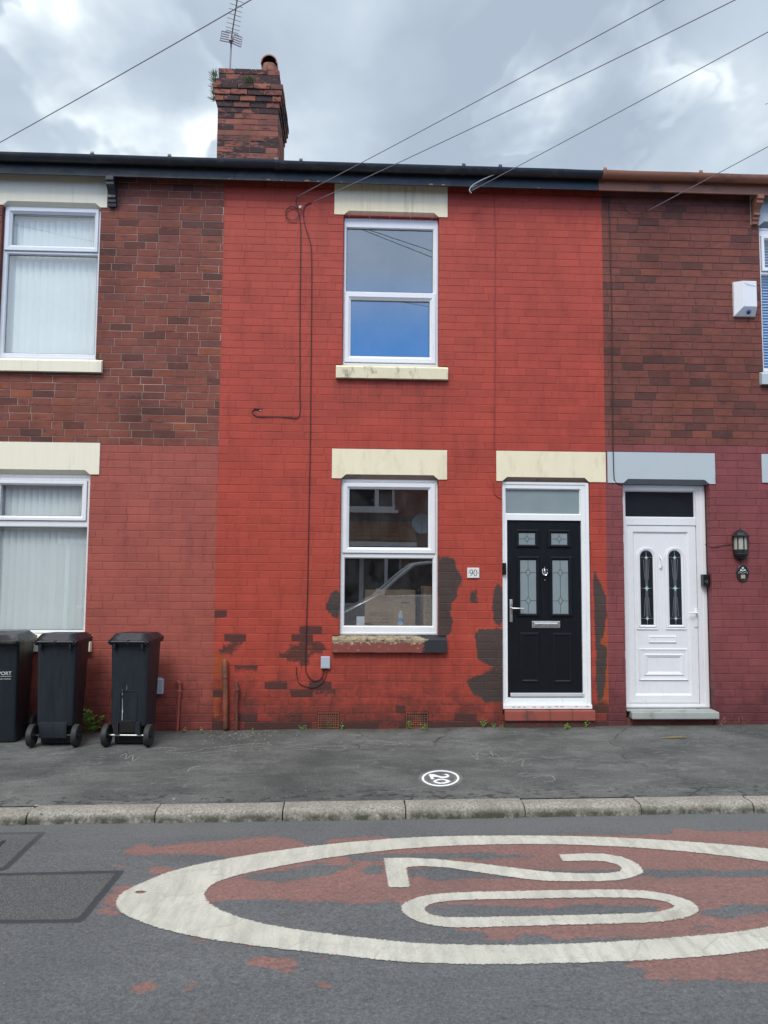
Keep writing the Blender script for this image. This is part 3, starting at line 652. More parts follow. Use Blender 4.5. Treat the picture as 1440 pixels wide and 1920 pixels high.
ro = [GP(826+35.5*math.cos(a), 1460.5+15*math.sin(a)) for a in np.linspace(0, 2*math.pi, 60, False)]
ri = [GP(826+31*math.cos(a), 1460.5+12.6*math.sin(a)) for a in np.linspace(0, 2*math.pi, 60, False)]
t2 = Z9([(510,262),(530,310),(550,340),(592,340),(580,305),(640,308),(700,325),(770,322),(815,308),(820,285),(795,264),(750,262),(740,272),(770,278),(780,292),(750,300),(700,298),(650,285),(600,268),(560,262)])
zo = Z9([(572,372),(600,350),(660,335),(740,335),(800,350),(840,372),(810,392),(750,405),(670,408),(610,395)]); zi = Z9([(622,370),(650,356),(700,350),(750,356),(775,370),(740,385),(690,390),(650,384)])
c0 = GP(826, 1460); xs = np.arange(c0[0]-.3, c0[0]+.3, .006); ys = np.arange(c0[1]-.3, c0[1]+.3, .006); X, Y = np.meshgrid(xs, ys); Q = np.c_[X.ravel(), Y.ravel()]
s = np.minimum(np.maximum(sdf(Q, [ro]), -sdf(Q, [ri])), np.minimum(sdf(Q, [t2]), np.maximum(sdf(Q, [zo]), -sdf(Q, [zi]))))
mb = MB(); mb.v = [(x, y, zpave(x, y)+und2(x, y)+.004) for x, y in Q]; n = len(xs)
mb.f = [(j*n+i, j*n+i+1, (j+1)*n+i+1, (j+1)*n+i) for j in range(len(ys)-1) for i in range(n-1)]; mb.m = [0]*len(mb.f); mb.a = {'edge': s}
mb.build('sprayed_marking', MT['spray'], pave, normals=False)
MT['chalk'] = None
m, t_ = newmat('chalk_dust'); p = t_.obj(); t_.put(t_.b.inputs['Base Color'], (.5, .51, .51)); t_.b.inputs['Roughness'].default_value = .9
tp = t_.add('ShaderNodeBsdfTransparent'); mx = t_.add('ShaderNodeMixShader'); t_.put(mx.inputs[0], t_.mr(t_.noise(p, 60, 6, .75), .38, .60, .0, .75))
t_.l.new(tp.outputs[0], mx.inputs[1]); t_.l.new(t_.b.outputs[0], mx.inputs[2]); t_.l.new(mx.outputs[0], t_.o.inputs[0]); MT['chalk'] = m
mb = MB(); rng = random.Random(5)
def chalk(pts, w=.008):
    pts = [GP(*q) for q in pts]; q = []
    for _ in range(2):
        q = [pts[0]]
        for a, b in zip(pts[:-1], pts[1:]): q += [(.75*a[0]+.25*b[0], .75*a[1]+.25*b[1]), (.25*a[0]+.75*b[0], .25*a[1]+.75*b[1])]
        q.append(pts[-1]); pts = q
    for a, b in zip(pts[:-1], pts[1:]):
        d = Vector((b[0]-a[0], b[1]-a[1])); L = d.length or 1; nrm = (-d.y/L*w/2, d.x/L*w/2)
        mb.quad(*[(x, y, zpave(x, y)+und2(x, y)+.005) for x, y in ((a[0]-nrm[0], a[1]-nrm[1]), (b[0]-nrm[0], b[1]-nrm[1]), (b[0]+nrm[0], b[1]+nrm[1]), (a[0]+nrm[0], a[1]+nrm[1]))])
for L in [[(225,1420),(240,1412),(232,1428),(252,1414),(246,1432),(262,1420)], [(240,1412),(300,1402),(345,1404),(300,1412),(350,1414),(390,1402)], [(365,1420),(400,1416),(440,1412),(446,1408),(410,1410),(370,1414)],
          [(390,1404),(440,1398),(480,1394),(520,1398),(470,1402),(430,1404)], [(530,1404),(560,1396),(600,1402),(640,1398),(655,1406),(600,1406),(560,1402)], [(660,1392),(700,1388),(740,1394),(780,1398),(720,1396)],
          [(840,1392),(880,1394),(930,1402),(890,1408),(870,1402),(920,1396)], [(880,1412),(900,1430),(890,1408),(930,1425),(915,1405),(950,1430)], [(800,1388),(850,1392),(900,1388)],
          [(1000,1460),(1030,1452),(1045,1464),(1020,1468)], [(350,1450),(360,1440),(385,1438)], [(340,1480),(350,1475)], [(960,1430),(985,1424),(975,1440),(1000,1436)], [(1080,1476),(1120,1472),(1160,1480),(1110,1484)]]: chalk(L, rng.uniform(.006, .012))
mb.build('chalk_scribble', MT['chalk'], pave, normals=False)
# grit, paint flakes and litter along the wall foot
mb = MB()
def bit(x, y, z, r, m):
    i = len(mb.v); k = 5
    for j in range(k):
        a = 2*math.pi*j/k+rng.random(); mb.v.append((x+math.cos(a)*r*rng.uniform(.6, 1.2), y+math.sin(a)*r*rng.uniform(.6, 1.2), z+.002))
    mb.v.append((x, y, z+r*.6))
    for j in range(k): mb.face((i+j, i+(j+1) % k, i+k), m)
for _ in range(520):
    if rng.random() < .55: px, py = rng.gauss(455, 45), 1370+abs(rng.gauss(0, 13)); r = rng.uniform(.003, .010)
    elif rng.random() < .5: px, py = rng.uniform(1250, 1440), 1362+abs(rng.gauss(0, 12)); r = rng.uniform(.003, .008)
    else: px, py = rng.uniform(0, 1440), rng.uniform(1366, 1495); r = rng.uniform(.002, .006)
    x, y = GP(px, py)
    if y > -.02: y = -.03-rng.random()*.1
    bit(x, y, zpave(x, y)+und2(x, y), r, 0 if rng.random() < .42 else 1)
for px, py in [(75, 1525), (68, 1512), (325, 1500), (355, 1531), (708, 1531)]:
    x, y = GP(px, py); bit(x, y, zpave(x, y)+.004, .016, 0)
tag(mb.build('grit_and_litter', [MT['grit'], MT['tarbit']], None), kind='stuff')
m, t_ = newmat('earth'); t_.put(t_.b.inputs['Base Color'], (.09, .085, .075)); t_.b.inputs['Roughness'].default_value = .95
mb = MB(); mb.quad((-900, -900, -1.6), (900, -900, -1.6), (900, 900, -1.6), (-900, 900, -1.6)); tag(mb.build('ground', m), kind='structure')

# ================================================================== THE TERRACE
HX = [-6.4, -1.475, 2.885, 7.6]                        # house boundaries along the wall
EAVE = 6.14
H92 = thing('terraced_house', 'brown brick terraced house with rose painted ground floor, left of the bright red house', 'house', (-3.9, 0, 0), world=True, group='terraced houses along the street')
H90 = thing('terraced_house', 'bright red painted terraced house with black front door, in the middle', 'house', (.7, 0, 0), world=True, group='terraced houses along the street')
H88 = thing('terraced_house', 'brown brick terraced house with plum painted ground floor and white front door, at the right', 'house', (5.2, 0, 0), world=True, group='terraced houses along the street')
HH = [H92, H90, H88]
YF = .055
# openings and dressed stones, as world rectangles x0,x1,z0,z1
w90u = (-.112, .985, 4.062, 5.80); w90l = (-.112, .985, 1.028, 2.765)
w92u = (-3.945, -2.855, 4.07, 5.81); w92l = (-3.945, -2.866, 1.030, 2.775)
w88u = (4.755, 5.84, 4.07, 5.81); w88l = (4.88, 5.97, 1.030, 2.775)
d90 = (1.700, 2.700, .225, 2.757); d88 = (3.083, 4.085, .215, 2.752)
lin90u = (W(627, 380)[0], W(839, 380)[0], 5.806, EAVE+.06); lin90l = (W(622.5, 870)[0], W(838, 870)[0], 2.765, 3.098)
lin90d = (W(930.5, 873)[0], W(1136, 873)[0]-.004, 2.757, 3.100); lin88d = (W(1138, 876)[0]+.004, W(1340, 876)[0], 2.752, 3.105)
lin92u = (-4.03, W(202, 365)[0], 5.812, EAVE+.06); lin92l = (-4.05, W(187, 862)[0], 2.775, 3.125)
lin88u = (4.655, 5.90, 5.812, EAVE+.06); lin88l = (W(1428, 880)[0], 6.07, 2.775, 3.105)
sil90u = (W(630, 698)[0], W(839, 698)[0], 3.893, 4.062); sil90l = (W(623, 1210)[0], W(837, 1210)[0], SILL_Z, 1.028)
sil92u = (-4.04, W(193, 685)[0], 3.905, 4.07); sil92l = (-4.02, W(172, 1212)[0], .845, 1.030)
sil88u = (W(1424, 712)[0], 5.82, 3.905, 4.07); sil88l = (4.865, 6.06, .845, 1.030)
vent_a = WR(595, 1335, 636, 1366); vent_b = WR(760, 1335, 803, 1366)
stones = [lin90u, lin90l, lin90d, lin88d, lin92u, lin92l, lin88u, lin88l, sil90u, sil90l, sil92u, sil92l, sil88u, sil88l]
stepgap = (d88[0], d88[1]+.0, -.2, .23); stepgap90 = (d90[0]-.0, d90[1]+.01, .16, .24)
OPEN = [w90u, w90l, w92u, w92l, w88u, w88l, d90, d88, vent_a, vent_b, stepgap, stepgap90]+stones
hole_px = W(483, 769)
def subtract(rect, cuts, e=1e-4):
    ps = [rect]
    for (a, b, c, d) in cuts:
        out = []
        for (x0, x1, z0, z1) in ps:
            if a >= x1-e or b <= x0+e or c >= z1-e or d <= z0+e: out.append((x0, x1, z0, z1)); continue
            if a > x0+e: out.append((x0, a, z0, z1))
            if b < x1-e: out.append((b, x1, z0, z1))
            l, r_ = max(a, x0), min(b, x1)
            if c > z0+e: out.append((l, r_, z0, c))
            if d < z1-e: out.append((l, r_, d, z1))
        ps = out
    return [p for p in ps if p[1]-p[0] > .006 and p[3]-p[2] > .006]
CO = .086; PH = .12
def zc(k): return CO*(k+PH)
brng = random.Random(11)
class BrickWall(MB):
    def __init__(s): super().__init__(); s.tone = []; s.tone2 = []; s.spans = []
    def brick(s, rect, y, mat, tone, tone2, bev=(1, 1, 1, 1), nx=1, depth=.1, b=.0035, tilt=(0, 0), wob=0):
        x0, x1, z0, z1 = rect
        b = min(b, (x1-x0)*.3, (z1-z0)*.3)
        xs = [x0, x0+b]+[x0+b+(x1-x0-2*b)*i/nx for i in range(1, nx)]+[x1-b, x1]; zs = [z0, z0+b, z1-b, z1]
        i0 = len(s.v); n = len(xs)
        for j, z in enumerate(zs):
            for i, x in enumerate(xs):
                e = (i == 0 and bev[0]) or (i == n-1 and bev[1]) or (j == 0 and bev[2]) or (j == 3 and bev[3])
                yy = y+tilt[0]*(x-x0-.1)+tilt[1]*(z-z0-.04)
                zz = z+(wob*mnoise.noise(Vector((x*9, z*30, 1))) if (j in (0, 3)) else 0)
                s.v.append((x, yy+((.0032 if mat == 1 and depth == .1 else .0026) if e else 0), zz))
        for j in range(3):
            for i in range(n-1): s.face((i0+j*n+i, i0+j*n+i+1, i0+(j+1)*n+i+1, i0+(j+1)*n+i), mat)
        k = len(s.v); s.v += [(x0, depth, z0), (x1, depth, z0), (x1, depth, z1), (x0, depth, z1)]
        bl, br, tr, tl = i0, i0+n-1, i0+3*n+n-1, i0+3*n
        s.face([i0+i for i in range(n)][::-1]+[k, k+1], mat)
        s.face([i0+j*n+n-1 for j in range(4)][::-1]+[k+1, k+2], mat)
        s.face([i0+3*n+i for i in range(n)]+[k+2, k+3], mat)
        s.face([i0+j*n for j in range(4)]+[k+3, k], mat)
        c = len(s.v)-i0; s.spans.append((i0, c, (x0+x1)/2, (z0+z1)/2, x1-x0)); s.tone += [tone]*c; s.tone2 += [tone2]*c
walls = [BrickWall() for _ in HH]
J = .0055
for k in range(-4, 72):
    z0, z1 = zc(k)+J/2, zc(k+1)-J/2
    x = HX[0]-.5+(.12 if k % 2 else 0)+brng.uniform(-.012, .012)
    while x < HX[3]+.1:
        w = .2405+brng.uniform(-.007, .007)
        if brng.random() < .045: w *= .5
        br = (x+J/2, x+w-J/2, z0+brng.uniform(-.0012, .0012), z1+brng.uniform(-.0012, .0012)); x += w
        tone, t2 = brng.random(), (1 if brng.random() < .13 else brng.random()*.5); yy = -brng.uniform(0, .0022); tl = (brng.uniform(-.007, .007), brng.uniform(-.012, .012))
        for h in range(3):
            a, b = max(br[0], HX[h]), min(br[1], HX[h+1])
            if b-a < .01: continue
            if a > HX[h] and a-HX[h] < J: a = HX[h]
            if b < HX[h+1] and HX[h+1]-b < J: b = HX[h+1]
            cuts = [r for r in OPEN if r[0] < b and r[1] > a and r[2] < br[3] and r[3] > br[2]]
            for pc in (subtract((a, b, br[2], br[3]), cuts) if cuts else [(a, b, br[2], br[3])]):
                seam = (abs(pc[0]-HX[h]) > 1e-4 or h == 0, abs(pc[1]-HX[h+1]) > 1e-4 or h == 2, 1, 1)
                lower = (k <= 35) if h == 0 else (k <= 36)
                mt = 0 if (h == 1 or lower) else 1; yb_ = yy if mt else yy*.6
                if h == 1: nx = 6 if pc[2] < 2.2 else 2
                else: nx = 1
                walls[h].brick(pc, yb_, mt, tone, t2, seam, nx, tilt=tl, wob=.0016)
pk = [crop(560, 820, 3.31, L) for L in (
      [(866,742),(950,740),(975,775),(985,830),(1015,850),(1010,925),(980,940),(985,1010),(945,1030),(945,1090),(957,1130),(940,1230),(866,1243)],
      [(215,950),(256,948),(254,1085),(238,1130),(215,1125),(205,1090),(180,1085),(178,1040),(195,965)], [(1070,945),(1108,938),(1114,1030),(1085,1035),(1062,1025),(1060,975)])]
pk += [crop(860, 820, 3.31, L) for L in (
      [(222,925),(240,905),(272,925),(280,1165),(245,1175),(225,1160),(210,1110),(213,1010)], [(105,1190),(285,1187),(286,1420),(235,1435),(150,1400),(120,1370),(105,1290),(100,1230)],
      [(170,1455),(288,1440),(288,1640),(150,1645),(135,1610),(75,1590),(68,1550),(52,1530),(62,1490),(130,1475)],
      [(834,815),(855,815),(862,860),(885,920),(905,960),(920,975),(917,1060),(920,1100),(902,1200),(885,1285),(850,1280),(842,1200),(838,1000)],
      [(848,1290),(924,1290),(920,1420),(902,1600),(885,1645),(860,1640),(850,1500)])]
fk = [crop(380, 1130, 4.235, bx(*r)) for r in ((768,205,852,255),(870,208,995,258),(775,270,942,328),(680,340,838,398),(858,342,978,398),(592,405,850,460),(135,345,258,400),(215,478,475,528),(300,480,400,530),(780,478,830,522),
      (545,612,655,664),(830,604,1000,664),(880,676,1080,722),(672,676,736,722),(745,680,860,728),(560,676,580,735),(95,80,158,132),(332,86,358,126),(660,92,690,130),(500,230,522,258),(230,172,245,196),(225,272,310,322),(1000,0,1090,70),(1165,745,1182,798),
      (660,880,830,900),(660,915,830,936),(300,880,470,935),(75,945,160,1010),(280,945,400,1010),(420,948,610,1000),(730,950,830,1000),(1095,940,1280,1010),(1270,930,1440,960),(95,880,118,935),(120,690,150,730))]
fk += [crop(560, 820, 3.31, bx(*r)) for r in ((600,1640,660,1700),(560,1765,680,1800),(800,1755,1126,1800),(1000,1715,1020,1740),(300,1690,400,1705),(0,1190,180,1225))]
fk += [crop(860, 820, 3.31, bx(*r)) for r in ((0,1760,290,1790),(0,1715,20,1750),(850,1645,925,1700),(850,1760,993,1790),(130,1690,180,1710))]
ok = [bx(398, 1225, 428, 1252), bx(398, 1254, 418, 1270), bx(399, 1280, 425, 1292), bx(398, 1300, 410, 1345), bx(1138, 1080, 1143, 1345), bx(1120, 1180, 1146, 1330)]
pkW, fkW, okW = [[wallpoly(p) for p in q] for q in (pk, fk, ok)]
def xz(mb): v = np.array(mb.v); return v[:, [0, 2]]
# mortar backing
def backing(h, mats_split):
    mb = MB(); x0, x1 = HX[h], HX[h+1]
    grow = [(a-.004, b+.004, c-.004, d+.004) for (a, b, c, d) in OPEN]
    zs = zc(36) if h == 0 else (zc(37) if h == 2 else 99)
    for (za, zb, m) in ((-.3, min(zs, EAVE+.05), 0), (zs, EAVE+.05, 1)):
        if zb <= za: continue
        for r in subtract((x0, x1, za, zb), grow): mb.box(r[0], r[1], (.0032 if m else .0020, .03, .0032 if m else .0020)[h], .11, r[2], r[3], m)
    return mb
names = [('paint92', 'brickL', 'paint92m', 'mortarL'), ('paint90', 'paint90', 'paint90m', 'paint90m'), ('paint88', 'brickR', 'paint88m', 'mortarR')]
for h in range(3):
    wb, bk = walls[h], backing(h, None); n0 = len(wb.v)
    wb.v += bk.v; wb.f += [tuple(i+n0 for i in f) for f in bk.f]; wb.m += [m+2 for m in bk.m]; wb.tone += [.5]*len(bk.v); wb.tone2 += [0]*len(bk.v)
    if h == 1:                                         # painted joints: a finer sheet so that the paint patches run across them
        ed = [(a-.004, b+.004, c-.004, d+.004) for (a, b, c, d) in OPEN if b > HX[1] and a < HX[2]]
        gx = sorted(set([HX[1], HX[2]]+[round(v, 4) for v in np.arange(HX[1]+.02, HX[2]-.01, .04)]+[round(v, 4) for r in ed for v in r[:2] if HX[1] < v < HX[2]]))
        gz = sorted(set([round(v, 4) for v in np.arange(-.3, 2.4, .04)]+[2.5+.24*i for i in range(16)]+[round(v, 4) for r in ed for v in r[2:] if -.3 < v < EAVE+.05]))
        n0 = len(wb.v); n = len(gx); wb.v += [(x, .0017, z) for z in gz for x in gx]; wb.tone += [.5]*(n*len(gz)); wb.tone2 += [0]*(n*len(gz))
        for j in range(len(gz)-1):
            for i in range(n-1):
                cx, cz_ = (gx[i]+gx[i+1])/2, (gz[j]+gz[j+1])/2
                if not any(a < cx < b and c < cz_ < d for a, b, c, d in ed): wb.face((n0+j*n+i, n0+j*n+i+1, n0+(j+1)*n+i+1, n0+(j+1)*n+i), 2)
    wb.a = {'tone': wb.tone, 'tone2': wb.tone2}
    if h == 1:
        P2 = xz(wb); lo = P2[:, 1] < 2.4
        bc = np.array([(b[2], b[3]) for b in wb.spans]); bs = sdf(bc, fkW)
        for key, pl in (('sd_patch', pkW), ('sd_flake', fkW), ('sd_orange', okW)):
            arr = np.full(len(P2), 1.0); arr[lo] = np.clip(sdf(P2[lo], pl), -.5, 1.0)
            if key == 'sd_flake':                      # where paint has gone it goes brick by brick
                for (i, c, bx0, bz0, bw), v in zip(wb.spans, bs):
                    if bz0 < 2.2: arr[i:i+c] = (-.045 if v < -.004 else np.maximum(arr[i:i+c], .035) if v > .012 else arr[i:i+c])
            wb.a[key] = arr
    wb.build('wall', [MT[k] for k in names[h]], HH[h], normals=False)

# house bodies behind the facade: party walls, back wall, floors, roof
for h, H in enumerate(HH):
    x0, x1 = HX[h], HX[h+1]; mb = MB()
    mb.box(x0+.002, x0+.10, .112, 5.9, -.3, EAVE+.1); mb.box(x1-.10, x1-.002, .112, 5.9, -.3, EAVE+.1); mb.box(x0+.1, x1-.1, 5.8, 5.9, -.3, EAVE+.1)
    mb.box(x0+.1, x1-.1, 3.9, 4.0, .26, EAVE)
    mb.build('interior_wall', MT['wallin'], H)
    mb = MB(); mb.box(x0+.1, x1-.1, .112, 5.8, .1, .25); mb.build('floor', MT['floorin'], H)
    mb = MB(); mb.box(x0+.1, x1-.1, .112, 5.8, 3.2, 3.4); mb.build('floor', MT['floorin'], H)
    mb = MB(); mb.box(x0+.1, x1-.1, .112, 5.8, EAVE-.02, EAVE+.05); mb.build('ceiling', MT['wallin'], H)
    mb = MB(); rz = EAVE+.115; pr = [(-.10, rz), (2.95, rz+1.42), (6.1, rz), (6.1, rz+.05), (2.95, rz+1.48), (-.10, rz+.05)]
    mb.prism(pr, x0, x1, 0, 'yz'); mb.build('roof', MT['slate'], H)

def lintel(H, r, w, mat, y=-.010, nh=.047, ins=.055):
    mb = MB(); x0, x1, z0, z1 = r; a, b = w[0]+.004, w[1]-.004; i = mb.vs([
        (x0,y,z0),(a,y,z0),(a+ins,y,z0+nh),(b-ins,y,z0+nh),(b,y,z0),(x1,y,z0),(x1,y,z1),(x0,y,z1),
        (x0,.1,z0),(x1,.1,z0),(x1,.1,z1),(x0,.1,z1),(a,.052,z0),(b,.052,z0),(a,.1,z0),(b,.1,z0)])
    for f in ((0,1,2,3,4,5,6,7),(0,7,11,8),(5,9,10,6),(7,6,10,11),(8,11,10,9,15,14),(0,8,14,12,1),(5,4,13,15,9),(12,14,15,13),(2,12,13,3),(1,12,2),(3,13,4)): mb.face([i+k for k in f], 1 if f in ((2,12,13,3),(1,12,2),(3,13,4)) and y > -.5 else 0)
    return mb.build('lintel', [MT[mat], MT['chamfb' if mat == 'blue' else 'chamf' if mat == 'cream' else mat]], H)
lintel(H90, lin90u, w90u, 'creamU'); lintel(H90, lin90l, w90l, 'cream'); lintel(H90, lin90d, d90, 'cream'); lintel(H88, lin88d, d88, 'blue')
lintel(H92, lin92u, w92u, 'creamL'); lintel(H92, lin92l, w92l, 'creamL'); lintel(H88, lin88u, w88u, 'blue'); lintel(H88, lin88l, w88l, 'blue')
def sill(H, r, mat, y=-.055):
    mb = MB(); x0, x1, z0, z1 = r; i0 = len(mb.v); n = 24
    prof = [(.1, z0), (y+.02, z0+.004), (y, z0+.004), (y-.002, z1-.045), (y+.004, z1-.036), (.02, z1-.004), (.1, z1-.002)]
    for i in range(n+1):
        x = x0+(x1-x0)*i/n
        for j, (yy, zz) in enumerate(prof):
            e = mnoise.noise(Vector((x*7, zz*20, x0)))*.003; mb.v.append((x, yy+(e if 0 < j < 5 else 0), zz+(e if 0 < j < 5 else 0)))
    m = len(prof)
    for i in range(n):
        for j in range(m): mb.face((i0+i*m+j, i0+(i+1)*m+j, i0+(i+1)*m+(j+1) % m, i0+i*m+(j+1) % m))
    mb.face([i0+j for j in range(m)]); mb.face([i0+n*m+j for j in range(m)][::-1])
    return mb.build('window_sill', MT[mat], H)
sill(H90, sil90u, 'sillc'); sill(H90, sil90l, 'sillf')['label'] = 'sill with flaking red paint and a black painted end'
sill(H92, sil92u, 'creamL'); sill(H92, sil92l, 'creamL'); sill(H88, sil88u, 'blue'); sill(H88, sil88l, 'blue')

def window(H, o, lights, yf=YF, mat='upvc', gl='glass', jamb=.05, cill=.0):
    """o: opening rect; lights: [(glass rect, sash rect or None)]"""
    mb = MB(); x0, x1, z0, z1 = o; top = z1-.002
    subs = []; cuts = []
    for g, s_ in lights: cuts.append(s_ if s_ else (g[0]-.014, g[1]+.014, g[2]-.014, g[3]+.014))
    inner = [((c[0]+.008, c[1]-.008, c[2]+.008, c[3]-.008) if l[1] else c) for c, l in zip(cuts, lights)]
    for r in subtract((x0+.004, x1-.004, z0+.002, top), inner): mb.box(r[0], r[1], yf, yf+.06, r[2], r[3], 0, 0)
    mb.ring([((x0+.004, x1-.004, z0+.002, top), yf-.0005), ((x0+.016, x1-.016, z0+.014, top-.012), yf-.006), ((x0+.028, x1-.028, z0+.028, top-.026), yf-.006), ((x0+.032, x1-.032, z0+.032, top-.03), yf-.0005)])
    if cill: mb.box(x0+.004, x1-.004, yf-.035, yf-.001, z0+.002, z0+cill, 0, .006)
    for (g, s_), c in zip(lights, cuts):
        if not s_: mb.ring([(c, yf-.0006), ((c[0]+.005, c[1]-.005, c[2]+.005, c[3]-.005), yf+.003), (g, yf+.02), (g, yf+.05)])
    win = mb.build('window', MT[mat], H)
    for (g, s_) in lights:
        if s_:
            sb = MB(); e = lambda r, d: (r[0]+d, r[1]-d, r[2]+d, r[3]-d)
            lerp = lambda a, b, k: tuple(p+(q-p)*k for p, q in zip(a, b))
            sb.ring([(s_, yf+.01), (s_, yf-.012), (e(s_, .005), yf-.018), (lerp(s_, g, .62), yf-.018), (lerp(s_, g, .68), yf-.012), (g, yf+.008), (g, yf+.05)])
            sb.build('sash', MT[mat], win)
            gk = MB(); gk.ring([(e(s_, -.0035), yf-.001), (e(s_, .001), yf-.0008)]); gk.ring([(e(g, -.003), yf+.0062), (e(g, .003), yf+.012)]); gk.build('gasket', MT['blkplastic'], win)
        else:
            gk = MB(); gk.ring([(tuple((g[0], g[1], g[2], g[3])), yf+.019), ((g[0]+.004, g[1]-.004, g[2]+.004, g[3]-.004), yf+.022)]); gk.build('gasket', MT['blkplastic'], win)
        pb = MB(); pb.quad((g[0]-.004, yf+.03, g[2]-.004), (g[1]+.004, yf+.03, g[2]-.004), (g[1]+.004, yf+.03, g[3]+.004), (g[0]-.004, yf+.03, g[3]+.004)); pn = pb.build('pane', MT[gl], win)
    return win
Yg = YF
window(H90, w90u, [(WR(650, 429.5, 811.5, 547, Yg), None), (WR(657.5, 563.5, 805.5, 668.5, Yg), WR(646, 549.5, 817, 681, Yg))], gl='glassb')
window(H90, w90l, [(WR(654.5, 917.5, 803, 1026.5, Yg), WR(642.5, 906, 816, 1037.5, Yg)), (WR(646, 1047.5, 811, 1173.5, Yg), None)], gl='glassd')
window(H92, w92u, [(WR(22.5, 402.5, 176.5, 461, Yg), WR(10, 390.5, 185.5, 472, Yg)), (WR(11, 478.5, 179, 662.5, Yg), None)], mat='upvc3', gl='glass')
gA = WR(0, 910, 153, 967.5, Yg); gB = WR(0, 989, 160, 1182, Yg)
window(H92, w92l, [((w92l[0]+.095, *gA[1:]), (w92l[0]+.045, WR(0, 900, 163.5, 975, Yg)[1], gA[2]-.05, gA[3]+.052)), ((w92l[0]+.05, *gB[1:]), None)], gl='glass')
gC = (w88u[0]+.095, w88u[1]-.095); gl2 = (w88u[0]+.05, w88u[1]-.05)
window(H88, w88u, [((*gC, 5.33, 5.66), (w88u[0]+.045, w88u[1]-.045, 5.28, 5.71)), ((*gl2, 4.13, 5.235), None)])
gC = (w88l[0]+.095, w88l[1]-.095); gl2 = (w88l[0]+.05, w88l[1]-.05)
window(H88, w88l, [((*gC, 2.33, 2.66), (w88l[0]+.045, w88l[1]-.045, 2.28, 2.71)), ((*gl2, 1.09, 2.235), None)])

# blinds
def vblind(o, lab, seed, open_=()):
    rg = random.Random(seed); t_ = thing('vertical_blind', lab, 'blind', ((o[0]+o[1])/2, .17, o[2]), world=True, group='vertical blinds in the left house')
    mb = MB(); mb.box(o[0]+.03, o[1]-.03, .15, .19, o[3]-.10, o[3]-.06); mb.build('headrail', MT['upvc'], t_)
    mb = MB(); x = o[0]+.04; k = 0
    while x < o[1]-.09:
        a = rg.uniform(.27, .36); w = .089; top = o[3]-.10; bot = o[2]+.035
        n = 5; i = len(mb.v); skew = rg.uniform(-.004, .004)
        for zz, sh in ((top, 0), (bot, skew)):
            for j in range(n+1):
                u = j/n-.5; mb.v.append((x+.04+u*w*math.cos(a)+sh, .17+u*w*math.sin(a)+.003*math.cos(u*math.pi), zz))
        for j in range(n): mb.face((i+j, i+j+1, i+n+2+j, i+n+1+j))
        x += .072+(rg.uniform(-.004, .006)); k += 1
    mb.build('slat_row', MT['blind'], t_, True, normals=False)
vblind(w92u, 'pale vertical slat blind in the upstairs window at the left edge', 3)
vblind(w92l, 'pale vertical slat blind in the ground floor window behind the bins', 9)
for o, lab in ((w88u, 'white horizontal slat blind in the upstairs window at the right edge'), (w88l, 'white horizontal slat blind in the ground floor window past the right edge')):
    t_ = thing('venetian_blind', lab, 'blind', ((o[0]+o[1])/2, .16, o[2]), world=True, group='horizontal slat blinds in the right house')
    mb = MB(); mb.box(o[0]+.03, o[1]-.03, .14, .18, o[3]-.10, o[3]-.06); mb.build('headrail', MT['upvc'], t_)
    mb = MB(); z = o[2]+.05
    while z < o[3]-.12:
        mb.quad((o[0]+.04, .145, z-.012), (o[1]-.04, .145, z-.012), (o[1]-.04, .172, z+.012), (o[0]+.04, .172, z+.012)); z += .034
    mb.build('slat_row', MT['venet'], t_, normals=False)

